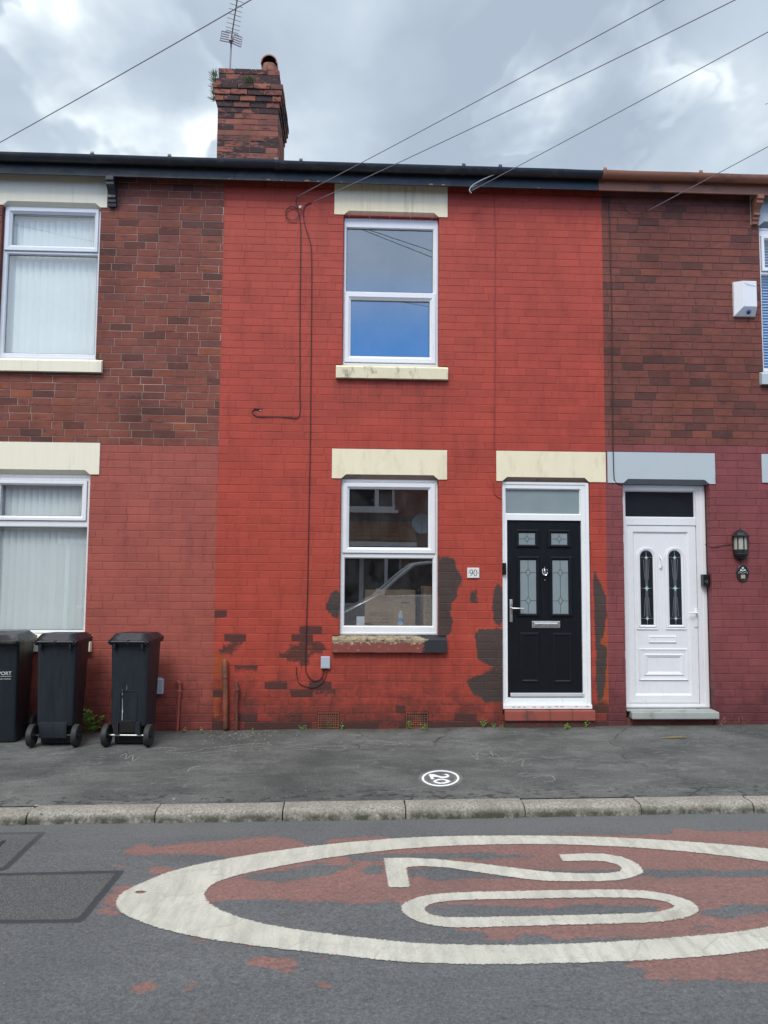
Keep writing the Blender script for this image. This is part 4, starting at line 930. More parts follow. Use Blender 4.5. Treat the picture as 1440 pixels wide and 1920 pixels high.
# ------------------------------------------------------------------ gutters and fascia
gsplit = [HX[0], W(516, 310, -.2)[0], W(1127, 345, -.2)[0], HX[3]]
fsplit = [HX[0], W(440, 335, -.15)[0], W(1122, 355, -.15)[0], HX[3]]
FT, FB = EAVE+.115, EAVE-.035
for h, H in enumerate(HH):
    c = 'brown' if h == 2 else 'black'
    mb = MB(); a, b = fsplit[h]+.002, fsplit[h+1]-.002; n = max(8, int((b-a)/.08)); fy = -.155
    off = (0, .0, .002)[h]; i0 = len(mb.v)
    for i in range(n+1):
        x = a+(b-a)*i/n; e = mnoise.noise(Vector((x*5, h, 0)))*.004
        mb.v += [(x, fy+e, FB+off+e*.8), (x, fy+e*.5, FT), (x, fy+.022, FT), (x, fy+.022, FB+off+e*.8)]
    for i in range(n):
        for j in range(4): mb.face((i0+4*i+j, i0+4*(i+1)+j, i0+4*(i+1)+(j+1) % 4, i0+4*i+(j+1) % 4))
    mb.face((i0, i0+1, i0+2, i0+3)); mb.face((i0+4*n, i0+4*n+1, i0+4*n+2, i0+4*n+3))
    if h == 1:                                           # bare undercoat where the lower edge has flaked
        for px, wd_, hh_ in ((430, .03, .012), (503, .045, .016), (528, .03, .012), (575, .06, .022), (596, .03, .014), (640, .025, .01), (808, .05, .02), (831, .045, .018), (893, .03, .012), (1010, .03, .008)):
            x = W(px, 352, -.155)[0]; mb.prism([(x-wd_/2, FB+.001), (x+wd_/2, FB+.001), (x+wd_*.4, FB+hh_*.7), (x+.003, FB+hh_), (x-wd_*.42, FB+hh_*.6)], fy-.0075, fy+.001, 1)
    mb.build('fascia', [MT[c], MT['card']], H)
    mb = MB(); mb.box(HX[h]+.001, HX[h+1]-.001, fy+.024, -.012, EAVE+.062, EAVE+.08); mb.build('soffit', MT['soffit'], H)  # dark board added; the shade under the eaves is in its colour
    # half-round cast gutter with collars
    mb = MB(); a, b = gsplit[h], gsplit[h+1]; gr = .062; gyc = fy-.004-gr; gz = (FT+.028, FT+.022, FT+.026)[h]
    n = max(8, int((b-a)/.15)); m = 10; i0 = len(mb.v)
    prof = [(math.cos(math.pi+math.pi*j/m), math.sin(math.pi+math.pi*j/m)) for j in range(m+1)]
    pts = [(gyc+gr*u*1.0-.0, gz+gr*1.15*v) for u, v in prof]+[(gyc+(gr-.006)*u, gz+.002+(gr-.006)*1.15*v) for u, v in prof[::-1]]
    for i in range(n+1):
        x = a+(b-a)*i/n; e = mnoise.noise(Vector((x*1.7, 5+h, 0)))*.005
        mb.v += [(x, y, z+e) for y, z in pts]
    q = len(pts)
    for i in range(n):
        for j in range(q): mb.face((i0+q*i+j, i0+q*(i+1)+j, i0+q*(i+1)+(j+1) % q, i0+q*i+(j+1) % q))
    mb.face([i0+j for j in range(q)]); mb.face([i0+q*n+j for j in range(q)])
    gut = mb.build('gutter', MT[c], H, True)
    for px in ((176, 320), (519, 565, 868, 936), (1131, 1309))[h]:
        mb = MB(); x = W(px, 310, -.22)[0]; m = 12
        for x0_, x1_, rr in ((x-.02, x+.02, gr+.005),):
            i0 = len(mb.v)
            for xx in (x0_, x1_):
                for j in range(m+1):
                    aa = math.pi*(1-.12)+math.pi*(1+.24)*j/m; mb.v.append((xx, gyc+rr*math.cos(aa), gz+rr*1.15*math.sin(aa)))
            for j in range(m): mb.face((i0+j, i0+j+1, i0+m+2+j, i0+m+1+j))
            mb.box(x0_, x1_, gyc-rr-.002, gyc-rr+.012, gz-.004, gz+.008)
        mb.build('gutter_bracket', MT[c], H, normals=False)
# carved corbels under the eaves
def corbel(H, px, mat, w, flip=1):
    x = W(px, 375)[0]; mb = MB(); z1 = FB-.003; pr = [(-.012, z1), (-.175, z1), (-.175, z1-.045), (-.155, z1-.05), (-.155, z1-.085), (-.13, z1-.10), (-.09, z1-.13), (-.075, z1-.17), (-.085, z1-.20), (-.06, z1-.215), (-.06, z1-.245), (-.045, z1-.25), (-.04, z1-.29), (-.012, z1-.295)]
    mb.prism(pr, x-w/2, x+w/2, 0, 'yz'); return mb.build('corbel', MT[mat], H)
corbel(H92, 213, 'black', .085); corbel(H88, 1412, 'brown', .075)

# ------------------------------------------------------------------ door of the red house
def rect3(px0, py0, px1, py1, Y, z=None): return WR(px0, py0, px1, py1, Y)
DY = .035
mb = MB(); x0, x1, z0, z1 = d90; trg = WR(949, 918, 1087, 963, DY); lf = WR(952, 975.5, 1090.5, 1308, DY); lf = (W(952, 1140, DY)[0]-.004, W(1091.5, 1140, DY)[0], lf[2], lf[3])
for r in subtract((x0+.003, x1-.003, z0+.002, z1-.002), [(trg[0]-.012, trg[1]+.012, trg[2]-.012, trg[3]+.012), (lf[0], lf[1], lf[2], lf[3])]): mb.box(r[0], r[1], DY, DY+.065, r[2], r[3])
c = (trg[0]-.012, trg[1]+.012, trg[2]-.012, trg[3]+.012); mb.ring([(c, DY-.0005), (c, DY+.002), (trg, DY+.018), (trg, DY+.05)])
mb.ring([((x0+.004, x1-.004, z0+.004, z1-.004), DY-.001), ((x0+.012, x1-.012, z0+.012, z1-.012), DY-.008), ((x0+.03, x1-.035, z0+.03, z1-.03), DY-.008), ((x0+.034, x1-.04, z0+.034, z1-.034), DY-.001)])
mb.box(x1-.045, x1-.006, DY-.022, DY-.009, z0+.01, z1-.01, 0, .004)
mb.box(x0+.003, x1-.003, DY-.045, DY-.009, z0+.004, z0+.05, 0, .006)
for u in (.10, .16, .22, .33, .42, .50, .58, .64, .80, .92): mb.box(x0+u*(x1-x0), x0+(u+.035)*(x1-x0), DY-.0465, DY-.0455, z0+.022+(.006 if u > .5 else 0), z0+.032+(.006 if u > .5 else 0), 1)   # print on the threshold film
df = mb.build('door_frame', [MT['upvc2'], MT['greybox']], H90)
mb = MB(); mb.box(trg[0]-.003, trg[1]+.003, DY+.03, DY+.034, trg[2]-.003, trg[3]+.003); mb.build('transom_pane', MT['frost'], df)
mb = MB(); DL = DY+.018; f_ = lambda L: WR(*[v for v in (940+L[0]/5.19, 960+L[1]/5.19, 940+L[2]/5.19, 960+L[3]/5.19)], DL)
g = .004; mb.box(lf[0]+g, lf[1]-g, DL, DL+.044, lf[2]+g, lf[3]-g, 0, .003)
mould = [((140,168,362,345), (170,205,327,318)), ((452,172,677,348), (485,208,640,318)), ((155,430,374,1018), (184,468,338,988)), ((468,433,690,1020), (498,470,650,990))]
for o, gg in mould:
    O, G_ = f_(o), f_(gg); e = lambda r, d: (r[0]+d, r[1]-d, r[2]+d, r[3]-d)
    mb.ring([(O, DL+.001), (O, DL-.008), (e(O, .008), DL-.016), (e(O, .02), DL-.018), (e(G_, -.012), DL-.008), (G_, DL-.004), (G_, DL+.01)])
for o in ((181,1172,372,1662), (500,1176,690,1666)):
    O = f_(o); e = lambda r, d: (r[0]+d, r[1]-d, r[2]+d, r[3]-d)
    mb.panel([(O, DL-.001), (e(O, .006), DL-.007), (e(O, .022), DL-.010), (e(O, .034), DL-.002)])
door = mb.build('door', MT['blackdoor'], H90)
for k, (o, gg) in enumerate(mould):
    G_ = f_(gg); mb = MB(); mb.box(G_[0]-.004, G_[1]+.004, DL-.001, DL+.003, G_[2]-.004, G_[3]+.004, 0); cx = (G_[0]+G_[1])/2
    def came(p, q, w=.0042):
        a, b = Vector((p[0], 0, p[1])), Vector((q[0], 0, q[1])); d = (b-a).normalized(); n_ = Vector((-d.z, 0, d.x))*w/2; y = DL-.0022
        i = mb.vs([(v.x, y, v.z) for v in (a-n_, b-n_, b+n_, a+n_)]+[(v.x, y+.0015, v.z) for v in (a-n_, b-n_, b+n_, a+n_)])
        for f in ((0,1,2,3),(0,4,5,1),(1,5,6,2),(2,6,7,3),(3,7,4,0)): mb.face([i+j for j in f], 1)
    hgt = G_[3]-G_[2]
    if k < 2: zs = [(G_[2]+G_[3])/2]; dw, dh = .030, .032
    else: zs = [G_[3]-hgt*.235, G_[2]+hgt*.24]; dw, dh = .029, .045
    for zd in zs:
        P4 = [(cx-dw, zd), (cx, zd+dh), (cx+dw, zd), (cx, zd-dh)]
        for a, b in zip(P4, P4[1:]+P4[:1]): came(a, b)
        came((G_[0]+.004, zd), P4[0]); came(P4[2], (G_[1]-.004, zd))
        i = mb.vs([(cx-dw*.55, DL-.0022, zd), (cx, DL-.0022, zd+dh*.55), (cx+dw*.55, DL-.0022, zd), (cx, DL-.0022, zd-dh*.55)]); mb.face((i, i+1, i+2, i+3), 0)
    came((cx, zs[0]+dh), (cx, G_[3]-.006)); came((cx, zs[-1]-dh), (cx, G_[2]+.006))
    if k >= 2: came((cx, zs[0]-dh), (cx, zs[1]+dh))
    mb.build('glass_pane', [MT['frost'], MT['lead']], door)
# furniture
pl = f_((79,850,108,1070)); mb = MB(); mb.box(pl[0], pl[1], DL-.009, DL-.0005, pl[2], pl[3], 0, .006)
lz = f_((85,925,208,945)); hz = (lz[2]+lz[3])/2; hx = (pl[0]+pl[1])/2
mb.tube([(hx, DL-.008, hz), (hx, DL-.05, hz), (hx+.012, DL-.058, hz), (lz[1], DL-.055, hz-.003)], [.010, .010, .009, .008], 10)
mb.lathe([(0, DL-.012), (.011, DL-.012), (.011, DL-.008), (0, DL-.008)], hx, 0, 14, 0, 'y', cz=hz-.09)
mb.build('door_handle', MT['steel'], door, True)
lb = f_((297,1062,570,1128)); mb = MB(); e = lambda r, d: (r[0]+d, r[1]-d, r[2]+d, r[3]-d)
mb.ring([(lb, DL), (lb, DL-.007), (e(lb, .004), DL-.010), (e(lb, .012), DL-.010), (e(lb, .014), DL-.006)]); mb.panel([(e(lb, .0135), DL-.0055), (e(lb, .0145), DL-.010), ((lb[0]+.04, lb[1]-.04, lb[2]+.026, lb[3]-.028), DL-.014)])
mb.build('letter_box', MT['steel'], door)
kx, kz1, kz0 = f_((385,528,452,670))[0:3][0], f_((385,528,452,670))[3], f_((385,528,452,670))[2]; kx = (f_((385,528,452,670))[0]+f_((385,528,452,670))[1])/2; kh = kz1-kz0
mb = MB(); mb.lathe([(0, kz1), (.004, kz1-.004), (.0035, kz1-.018), (.008, kz1-.024), (.005, kz1-.030), (.012, kz1-.045), (.022, kz1-.055), (.016, kz1-.075), (.010, kz1-.092), (0, kz1-.095)], kx, DL-.012, 14)
rr = .030; cz_ = kz1-.085; mb.tube([(kx+rr*math.sin(a), DL-.024-.006*math.cos(a/2), cz_+.012+(rr+.014)*-math.cos(a)*.9+.012) for a in np.linspace(-2.4, 2.4, 22)], .0052, 8)
mb.lathe([(0, kz0+.022), (.006, kz0+.018), (.004, kz0+.010), (.005, kz0+.005), (0, kz0)], kx, DL-.02, 12)
mb.build('door_knocker', MT['chrome'], door, True)
wb_ = f_((85,1758,803,1795)); mb = MB(); mb.box(wb_[0], wb_[1], DL-.028, DL-.0005, wb_[2], wb_[3], 0, .006); mb.build('weather_bar', MT['plated'], door)
# brick-on-edge step
mb = MB(); sx0, sx1 = W(946, 1341, -.05)[0], W(1117, 1341, -.05)[0]; ws = [0, .245, .50, .745, 1.0]
for a, b in zip(ws[:-1], ws[1:]): mb.box(sx0+(sx1-sx0)*a+.004, sx0+(sx1-sx0)*b-.004, -.062, .03, .108, .222, 0, .012)
mb.box(sx0+.01, sx1-.01, -.05, .02, .112, .216, 1); mb.box(sx0+.01, sx1+.0, -.035, .0, -.1, .1075, 2)
mb.build('door_step', [MT['tile'], MT['mortarC'], MT['paint90m']], H90)

# ------------------------------------------------------------------ white door of the right house
Y8 = .115; q7 = lambda L: WR(*[v for v in (1120+L[0]/3.31, 820+L[1]/3.31, 1120+L[2]/3.31, 820+L[3]/3.31)], Y8)
mb = MB(); x0, x1, z0, z1 = d88; trg = q7((177,338,602,493)); lf = q7((192,545,626,1652))
for r in subtract((x0+.003, x1-.003, z0+.002, z1-.002), [(trg[0]-.012, trg[1]+.012, trg[2]-.012, trg[3]+.012), lf]): mb.box(r[0], r[1], Y8, Y8+.065, r[2], r[3])
c = (trg[0]-.012, trg[1]+.012, trg[2]-.012, trg[3]+.012); mb.ring([(c, Y8-.0005), (c, Y8+.002), (trg, Y8+.018), (trg, Y8+.05)])
mb.ring([((x0+.004, x1-.004, z0+.004, z1-.004), Y8-.001), ((x0+.012, x1-.012, z0+.012, z1-.012), Y8-.008), ((x0+.035, x1-.05, z0+.035, z1-.03), Y8-.008), ((x0+.04, x1-.056, z0+.04, z1-.034), Y8-.001)])
df8 = mb.build('door_frame', MT['upvc'], H88)
mb = MB(); mb.box(trg[0]-.003, trg[1]+.003, Y8+.03, Y8+.034, trg[2]-.003, trg[3]+.003); mb.build('transom_pane', MT['darkglass'], df8)
mb = MB(); DL8 = Y8+.012; e = lambda r, d: (r[0]+d, r[1]-d, r[2]+d, r[3]-d); L8 = e(lf, .004); pan = q7((240,597,568,1592))
mb.ring([(L8, DL8+.04), (L8, DL8), (e(L8, .004), DL8-.004), ((pan[0]-.02, pan[1]+.02, pan[2]-.02, pan[3]+.02), DL8-.004), (pan, DL8+.012)]); mb.box(pan[0]-.01, pan[1]+.01, DL8+.012, DL8+.03, pan[2]-.01, pan[3]+.01)
PY = DL8+.012
def arch(cx, hw, zb, zt, n=14):
    r_ = hw; return [(cx-hw, zb), (cx+hw, zb)]+[(cx+hw*math.cos(a), zt-r_+r_*math.sin(a)) for a in np.linspace(0, math.pi, n)]
arches = [((245,680,380,1195), (271,702,351,1165)), ((428,680,560,1195), (449,702,527,1165))]; ga = []
for o, gg in arches:
    O, G_ = q7(o), q7(gg); cx = (G_[0]+G_[1])/2; A = arch(cx, (O[1]-O[0])/2, O[2], O[3]); B = arch(cx, (G_[1]-G_[0])/2+.022, G_[2]-.018, G_[3]+.02); Cc = arch(cx, (G_[1]-G_[0])/2, G_[2], G_[3]); ga.append((cx, Cc, G_))
    loops = [(A, PY-.0005), (arch(cx, (O[1]-O[0])/2-.006, O[2]+.006, O[3]-.006), PY-.012), (arch(cx, (O[1]-O[0])/2-.016, O[2]+.016, O[3]-.016), PY-.007), (B, PY-.016), (Cc, PY-.006), (Cc, PY+.008)]
    i = len(mb.v); n = len(A)
    for lp, y in loops: mb.v += [(p[0], y, p[1]) for p in lp]
    for k in range(len(loops)-1):
        for j in range(n): a = i+k*n+j; b = i+k*n+(j+1) % n; mb.face((a, b, b+n, a+n))
O = q7((262,1313,568,1510)); I1 = q7((294,1345,541,1480)); I2 = q7((316,1365,519,1460))
mb.panel([(O, PY-.0005), (e(O, .006), PY-.014), (e(O, .02), PY-.008), (I1, PY-.004), (e(I1, .004), PY-.012), (e(I1, .012), PY-.014), (I2, PY-.006), (e(I2, .006), PY-.001)])
door8 = mb.build('door', MT['upvc'], H88)
for cx, Cc, G_ in ga:
    mb = MB(); i = mb.vs([(p[0], PY-.001, p[1]) for p in Cc]); mb.face([i+k for k in range(len(Cc))], 0)
    h_ = G_[3]-G_[2]; y = PY-.003
    def strip(p, q, w, m=1):
        a, b = Vector((p[0], 0, p[1])), Vector((q[0], 0, q[1])); d = (b-a).normalized(); n_ = Vector((-d.z, 0, d.x))*w/2
        mb.quad(*[(v.x, y, v.z) for v in (a-n_, b-n_, b+n_, a+n_)], m)
    zz = [G_[3]-h_*.095, G_[2]+h_*.49, G_[2]+h_*.085]; sz = [.026, .034, .026]
    strip((cx, G_[3]-.004), (cx, G_[2]+.004), .003)
    for u in (-1, 1):
        strip((cx+u*.012, zz[0]), (cx+u*.012, zz[2]), .002)
        for z_ in zz: strip((cx+u*.012, z_), (cx+u*(G_[1]-G_[0])*.48, z_+.004), .002)
        strip((cx+u*.034, zz[0]-.02), (cx+u*.020, zz[1]+.10), .002); strip((cx+u*.034, zz[2]+.02), (cx+u*.020, zz[1]-.10), .002)
    y = PY-.0045
    for z_, s_ in zip(zz, sz):
        i = mb.vs([(cx+s_*.95*(math.cos(a)*(1 if k % 2 == 0 else .42)), y, z_+s_*1.05*(math.sin(a)*(1 if k % 2 == 0 else .42))) for k, a in enumerate(np.linspace(0, 2*math.pi, 8, False))]); mb.face([i+k for k in range(8)], 2)
    mb.build('glass_pane', [MT['darkglass'], MT['wiregrey'], MT['bevelg']], door8, normals=False)
lb = q7((325,1235,495,1275)); mb = MB(); mb.ring([(lb, PY), (lb, PY-.010), (e(lb, .010), PY-.012), (e(lb, .012), PY-.006)]); mb.box(lb[0]+.011, lb[1]-.011, PY-.0075, PY-.001, lb[2]+.011, lb[3]-.011); mb.build('letter_box', MT['upvc2'], door8)
hp = q7((604,1062,622,1178)); mb = MB(); mb.box(hp[0]-.003, hp[1]+.003, DL8-.014, DL8-.0045, hp[2], hp[3], 0, .006); hz = hp[3]-.05; hx = (hp[0]+hp[1])/2
mb.tube([(hx, DL8-.013, hz), (hx, DL8-.05, hz), (hx-.014, DL8-.056, hz), (q7((560,1080,625,1090))[0], DL8-.054, hz+.002)], [.010, .010, .009, .007], 10); mb.build('door_handle', MT['upvc2'], door8, True)
kk = q7((388,738,405,812)); mb = MB(); kx = (kk[0]+kk[1])/2; mb.box(kx-.010, kx+.010, PY-.012, PY-.0005, kk[3]-.02, kk[3]+.005, 0, .003); mb.tube([(kx-.003, PY-.01, kk[3]-.01), (kx+.004, PY-.03, kk[3]-.03), (kx+.006, PY-.034, kk[2]+.03), (kx, PY-.012, kk[2])], .007, 8); mb.box(kx-.012, kx+.012, PY-.014, PY-.0005, kk[2]-.004, kk[2]+.012, 0, .003)
mb.build('door_knocker', MT['upvc2'], door8, True)
st = WR(1180, 1331, 1342, 1345, -.06); mb = MB(); mb.box(3.12, 4.10, -.075, .11, .128, .206, 0, .012); mb.box(d88[0]+.005, d88[1]-.005, -.02, .11, .206, .2145, 0, .002); mb.build('door_step', MT['stone'], H88)
mb = MB(); mb.box(3.09, 4.08, .02, .1, -.2, .127); mb.build('step_base', MT['brickR'], H88)

# air bricks
for r in (vent_a, vent_b):
    mb = MB(); x0, x1, z0, z1 = e(r, .003); nx_, nz_ = 9, 6; fw = .014
    mb.box(x0, x1, .03, .05, z0, z1, 1)
    mb.box(x0, x1, -.006, .03, z1-fw, z1); mb.box(x0, x1, -.006, .03, z0, z0+fw); mb.box(x0, x0+fw, -.005, .03, z0+fw, z1-fw); mb.box(x1-fw, x1, -.005, .03, z0+fw, z1-fw)
    for i in range(1, nx_): x = x0+fw+(x1-x0-2*fw)*i/nx_; mb.box(x-.0058, x+.0058, -.002, .028, z0+fw, z1-fw)
    for i in range(1, nz_): z = z0+fw+(z1-z0-2*fw)*i/nz_; mb.box(x0+fw, x1-fw, -.0035, .026, z-.0055, z+.0055)
    mb.build('air_brick', [MT['vent'], MT['void']], H90)

# ------------------------------------------------------------------ chimney
def chimney(H, x0, x1, zt, y0=2.4, dep=1.05, seed=1):
    mb = BrickWall(); rg = random.Random(seed); n_c = 34
    # outset of each course from the top down
    outs = [.004, .0, .028, .066, .052, .036, .012]+[0]*(n_c-7)
    def put(a, b, z0, z1, o, y_front, side=None):
        tone, t2 = rg.random(), (.9 if rg.random() < .3 else rg.random()*.6)
        if z1 > zt-.65: t2 = min(1, t2+.35)
        i = len(mb.v); w = rg.uniform(-.004, .004)
        if side is None: mb.box(a, b, y_front-o+w, y_front+.11, z0, z1, 0, .004)
        elif side > 0: mb.box(x1-.11, x1+o+w, a, b, z0, z1, 0, .004)
        else: mb.box(x0-o+w, x0+.11, a, b, z0, z1, 0, .004)
        k = len(mb.v)-i; mb.tone += [tone]*k; mb.tone2 += [t2]*k
    for k, o in enumerate(outs):
        z1 = zt-CO*k-.004; z0 = zt-CO*(k+1)+.004
        if z1 < EAVE+.5: break
        xs = [x0-o]; p = x0-o+(.118 if k % 2 else .24)
        while p < x1+o-.06: xs.append(p+rg.uniform(-.008, .008)); p += .24
        xs.append(x1+o)
        for a, b in zip(xs[:-1], xs[1:]): put(a+(.004 if a != xs[0] else 0), b-(.004 if b != xs[-1] else 0), z0, z1, o, y0)
        y1 = y0+dep+o; ys = [y0+.112]; p = y0+.112+(.118 if k % 2 == 0 else .24)
        while p < y1-.06: ys.append(p); p += .24
        ys.append(y1)
        for sd_ in (1, -1):
            for a, b in zip(ys[:-1], ys[1:]): put(a+.004, b-.004, z0, z1, o, 0, sd_)
    mb.a = {}; i = len(mb.v)
    mb.box(x0+.007, x1-.007, y0+.007, y0+dep-.003, EAVE+.4, zt-.012, 1)
    mb.box(x0-.03, x1+.03, y0-.025, y0+dep+.03, zt-.30, zt-.20, 1); mb.box(x0-.01, x1+.01, y0-.008, y0+dep+.01, zt-.52, zt-.31, 1)
    k = len(mb.v)-i; mb.tone += [.5]*k; mb.tone2 += [.3]*k
    mb.a = {'tone': mb.tone, 'tone2': mb.tone2}
    return mb.build('chimney', [MT['brickC'], MT['mortarC']], H)
CYF = 2.4; cx0, cx1 = W(407, 260, CYF)[0], W(521, 260, CYF)[0]; czt = W(460, 129, CYF)[1]
ch = chimney(H92, cx0, cx1, czt)
# hooded pot
px_, pz = W(506, 130, CYF+.35)[0], czt-.03; py_c = CYF+.35
mb = MB(); mb.lathe([(.135, pz), (.135, pz+.03), (.118, pz+.045), (.112, pz+.17), (.128, pz+.182), (.128, pz+.215), (.110, pz+.22)], px_, py_c, 24)
# elbow hood opening towards the street: an arched mouth under a rounded back
n = 20; i0 = len(mb.v); prof = []; hh = .30; rad = .125
for ring_, (yy, sc) in enumerate(((py_c-.13, 1.0), (py_c-.13, .86), (py_c+.02, .86), (py_c+.08, .5))):
    for j in range(n+1):
        a = math.pi*j/n; mb.v.append((px_+rad*sc*math.cos(a), yy, pz+.29+(rad*sc)*math.sin(a)*1.05))
for r_ in range(3):
    for j in range(n): a = i0+r_*(n+1)+j; mb.face((a, a+1, a+n+2, a+n+1), 0 if r_ == 0 else 1)
i1 = len(mb.v)
for yy, sc in ((py_c-.13, 1.0), (py_c+.03, 1.0), (py_c+.11, .75), (py_c+.14, .3)):
    for j in range(n+1):
        a = math.pi*j/n; mb.v.append((px_+rad*sc*math.cos(a), yy, pz+.29+(rad*sc)*math.sin(a)*1.05))
for r_ in range(3):
    for j in range(n): a = i1+r_*(n+1)+j; mb.face((a, a+1, a+n+2, a+n+1), 0)
mb.lathe([(.125, pz+.205), (.127, pz+.30)], px_, py_c-.005, 24, 0)
mb.build('chimney_pot', [MT['terra'], MT['void']], ch, True, normals=False)
mb = MB(); qx, qy = W(447, 128, CYF+.3)[0], CYF+.32; mb.lathe([(.15, pz-.02), (.145, pz+.03), (.13, pz+.045), (.13, pz+.075), (.15, pz+.082), (.15, pz+.105), (.12, pz+.108), (.11, pz+.02)], qx, qy, 24); mb.build('chimney_pot', MT['terra'], ch, True)
c88 = chimney(H88, W(1528, 270, CYF)[0], W(1642, 270, CYF)[0], czt-.02, seed=4)

# ================================================================== THINGS ON THE PAVEMENT AND THE WALL
# television aerials
def aerial(lab, base, top_z, lean, n_el=11, boom=1.35, up=.12, yaw=0.0):
    A = thing('television_aerial', lab, 'aerial', base, group='aerials on the chimneys')
    h = top_z-base[2]; mb = MB(); mb.tube([(0, 0, -.5), (lean, 0, h)], .014, 8); mb.build('mast', MT['alu'], A, True)
    d = Vector((math.sin(yaw), -math.cos(yaw), up)).normalized(); sd_ = Vector((math.cos(yaw), math.sin(yaw), -.12)).normalized()
    o = Vector((lean, -.03, h-.02)); mb = MB(); mb.box(o.x-.03, o.x+.03, o.y-.04, o.y+.04, o.z-.04, o.z+.05, 0, .008); mb.tube([o-d*.10, o+d*boom], .0095, 6); mb.build('boom', MT['alu'], A)
    for k in range(n_el):
        mb = MB(); c = o+d*(.14+k*(boom-.16)/(n_el-1)); w = .105-.002*k; mb.tube([c-sd_*w, c+sd_*w], .0045, 5); mb.build('director_rod', MT['alu'], A)
    mb = MB(); c = o+d*.02; upv = sd_.cross(d).normalized()
    if upv.z < 0: upv = -upv
    for s_ in (-1, 1):                                # slotted reflector plates
        q = [c+sd_*s_*.03+upv*-.07, c+sd_*s_*.155+upv*-.085, c+sd_*s_*.155+upv*.07, c+sd_*s_*.03+upv*.075]
        for a, b in zip(q, q[1:]+q[:1]): mb.tube([a, b], .009, 6)
        for u in (.25, .5, .75): mb.tube([q[0].lerp(q[3], u), q[1].lerp(q[2], u)], .0085, 6)
    mb.tube([c+sd_*-.09+upv*.11, c+sd_*.09+upv*.11], .006, 6)
    mb.build('reflector', MT['alu'], A)
AY = CYF+.25
bx_, bz_ = W(429.5, 124, AY); tx_, tz_ = W(434, 74, AY)
aerial('slatted television aerial on a thin mast above the middle chimney', (bx_, AY, bz_), tz_, tx_-bx_, yaw=.25, up=.0, boom=1.15)
bx2, bz2 = W(1464, 150, AY); tx2, tz2 = W(1462, 250, AY); 
aerial('television aerial just showing at the right edge of the sky', (W(1490, 250, 2.65)[0], 2.65, W(1490, 190, 2.65)[1]-.9), W(1490, 246, 2.65)[1], 0, n_el=7, boom=.9, yaw=-.9)

# plants
def blades(mb, c, n, L, spread, rg, w=.006, droop=.5, out=(0, -1, 0)):
    for _ in range(n):
        a = rg.uniform(0, 2*math.pi); el = rg.uniform(.35, 1.4); l = L*rg.uniform(.5, 1)
        d = Vector((math.cos(a)*math.cos(el), math.sin(a)*math.cos(el), math.sin(el)))+Vector(out)*.5; d.normalize()
        p = Vector(c)+Vector((rg.uniform(-spread, spread), rg.uniform(-.015, .01), rg.uniform(-spread, spread)*.35)); s_ = d.cross(Vector((0, 0, 1)));
        if s_.length < .01: s_ = Vector((1, 0, 0))
        s_.normalize(); s_ *= w/2; q = p+d*l*.55; e_ = p+d*l-Vector((0, 0, droop*l*.3))
        i = mb.vs([p-s_*.6, p+s_*.6, q+s_, q-s_, e_]); mb.face((i, i+1, i+2, i+3)); mb.face((i+3, i+2, i+4))
def leafy(mb, c, n, h, spread, rg, leaf=.022):
    for k in range(n):
        a = rg.uniform(0, 2*math.pi); lean = rg.uniform(0, .8); L = h*rg.uniform(.5, 1)
        base = Vector(c)+Vector((rg.uniform(-spread, spread)*.3, rg.uniform(-.01, .015), 0)); d = Vector((math.cos(a)*lean*1.0, math.sin(a)*lean*.5-.12, 1)).normalized()
        prev = base; mb.tube([base, base+d*L*.5, base+d*L+Vector((0, 0, -.01))], .0015, 4)
        for u in np.linspace(.25, 1, max(3, int(L/.025))):
            p = base+d*L*u; b = rg.uniform(0, 2*math.pi); t_ = Vector((math.cos(b), math.sin(b), rg.uniform(-.3, .6))).normalized(); s_ = t_.cross(Vector((rg.uniform(-.4, .4), rg.uniform(-.8, 0), 1))).normalized()
            l = leaf*rg.uniform(.7, 1.3); w = l*.36; q = p+t_*l*.5
            i = mb.vs([p, q+s_*w, p+t_*l, q-s_*w]); mb.face((i, i+1, i+2, i+3))
rg = random.Random(21)
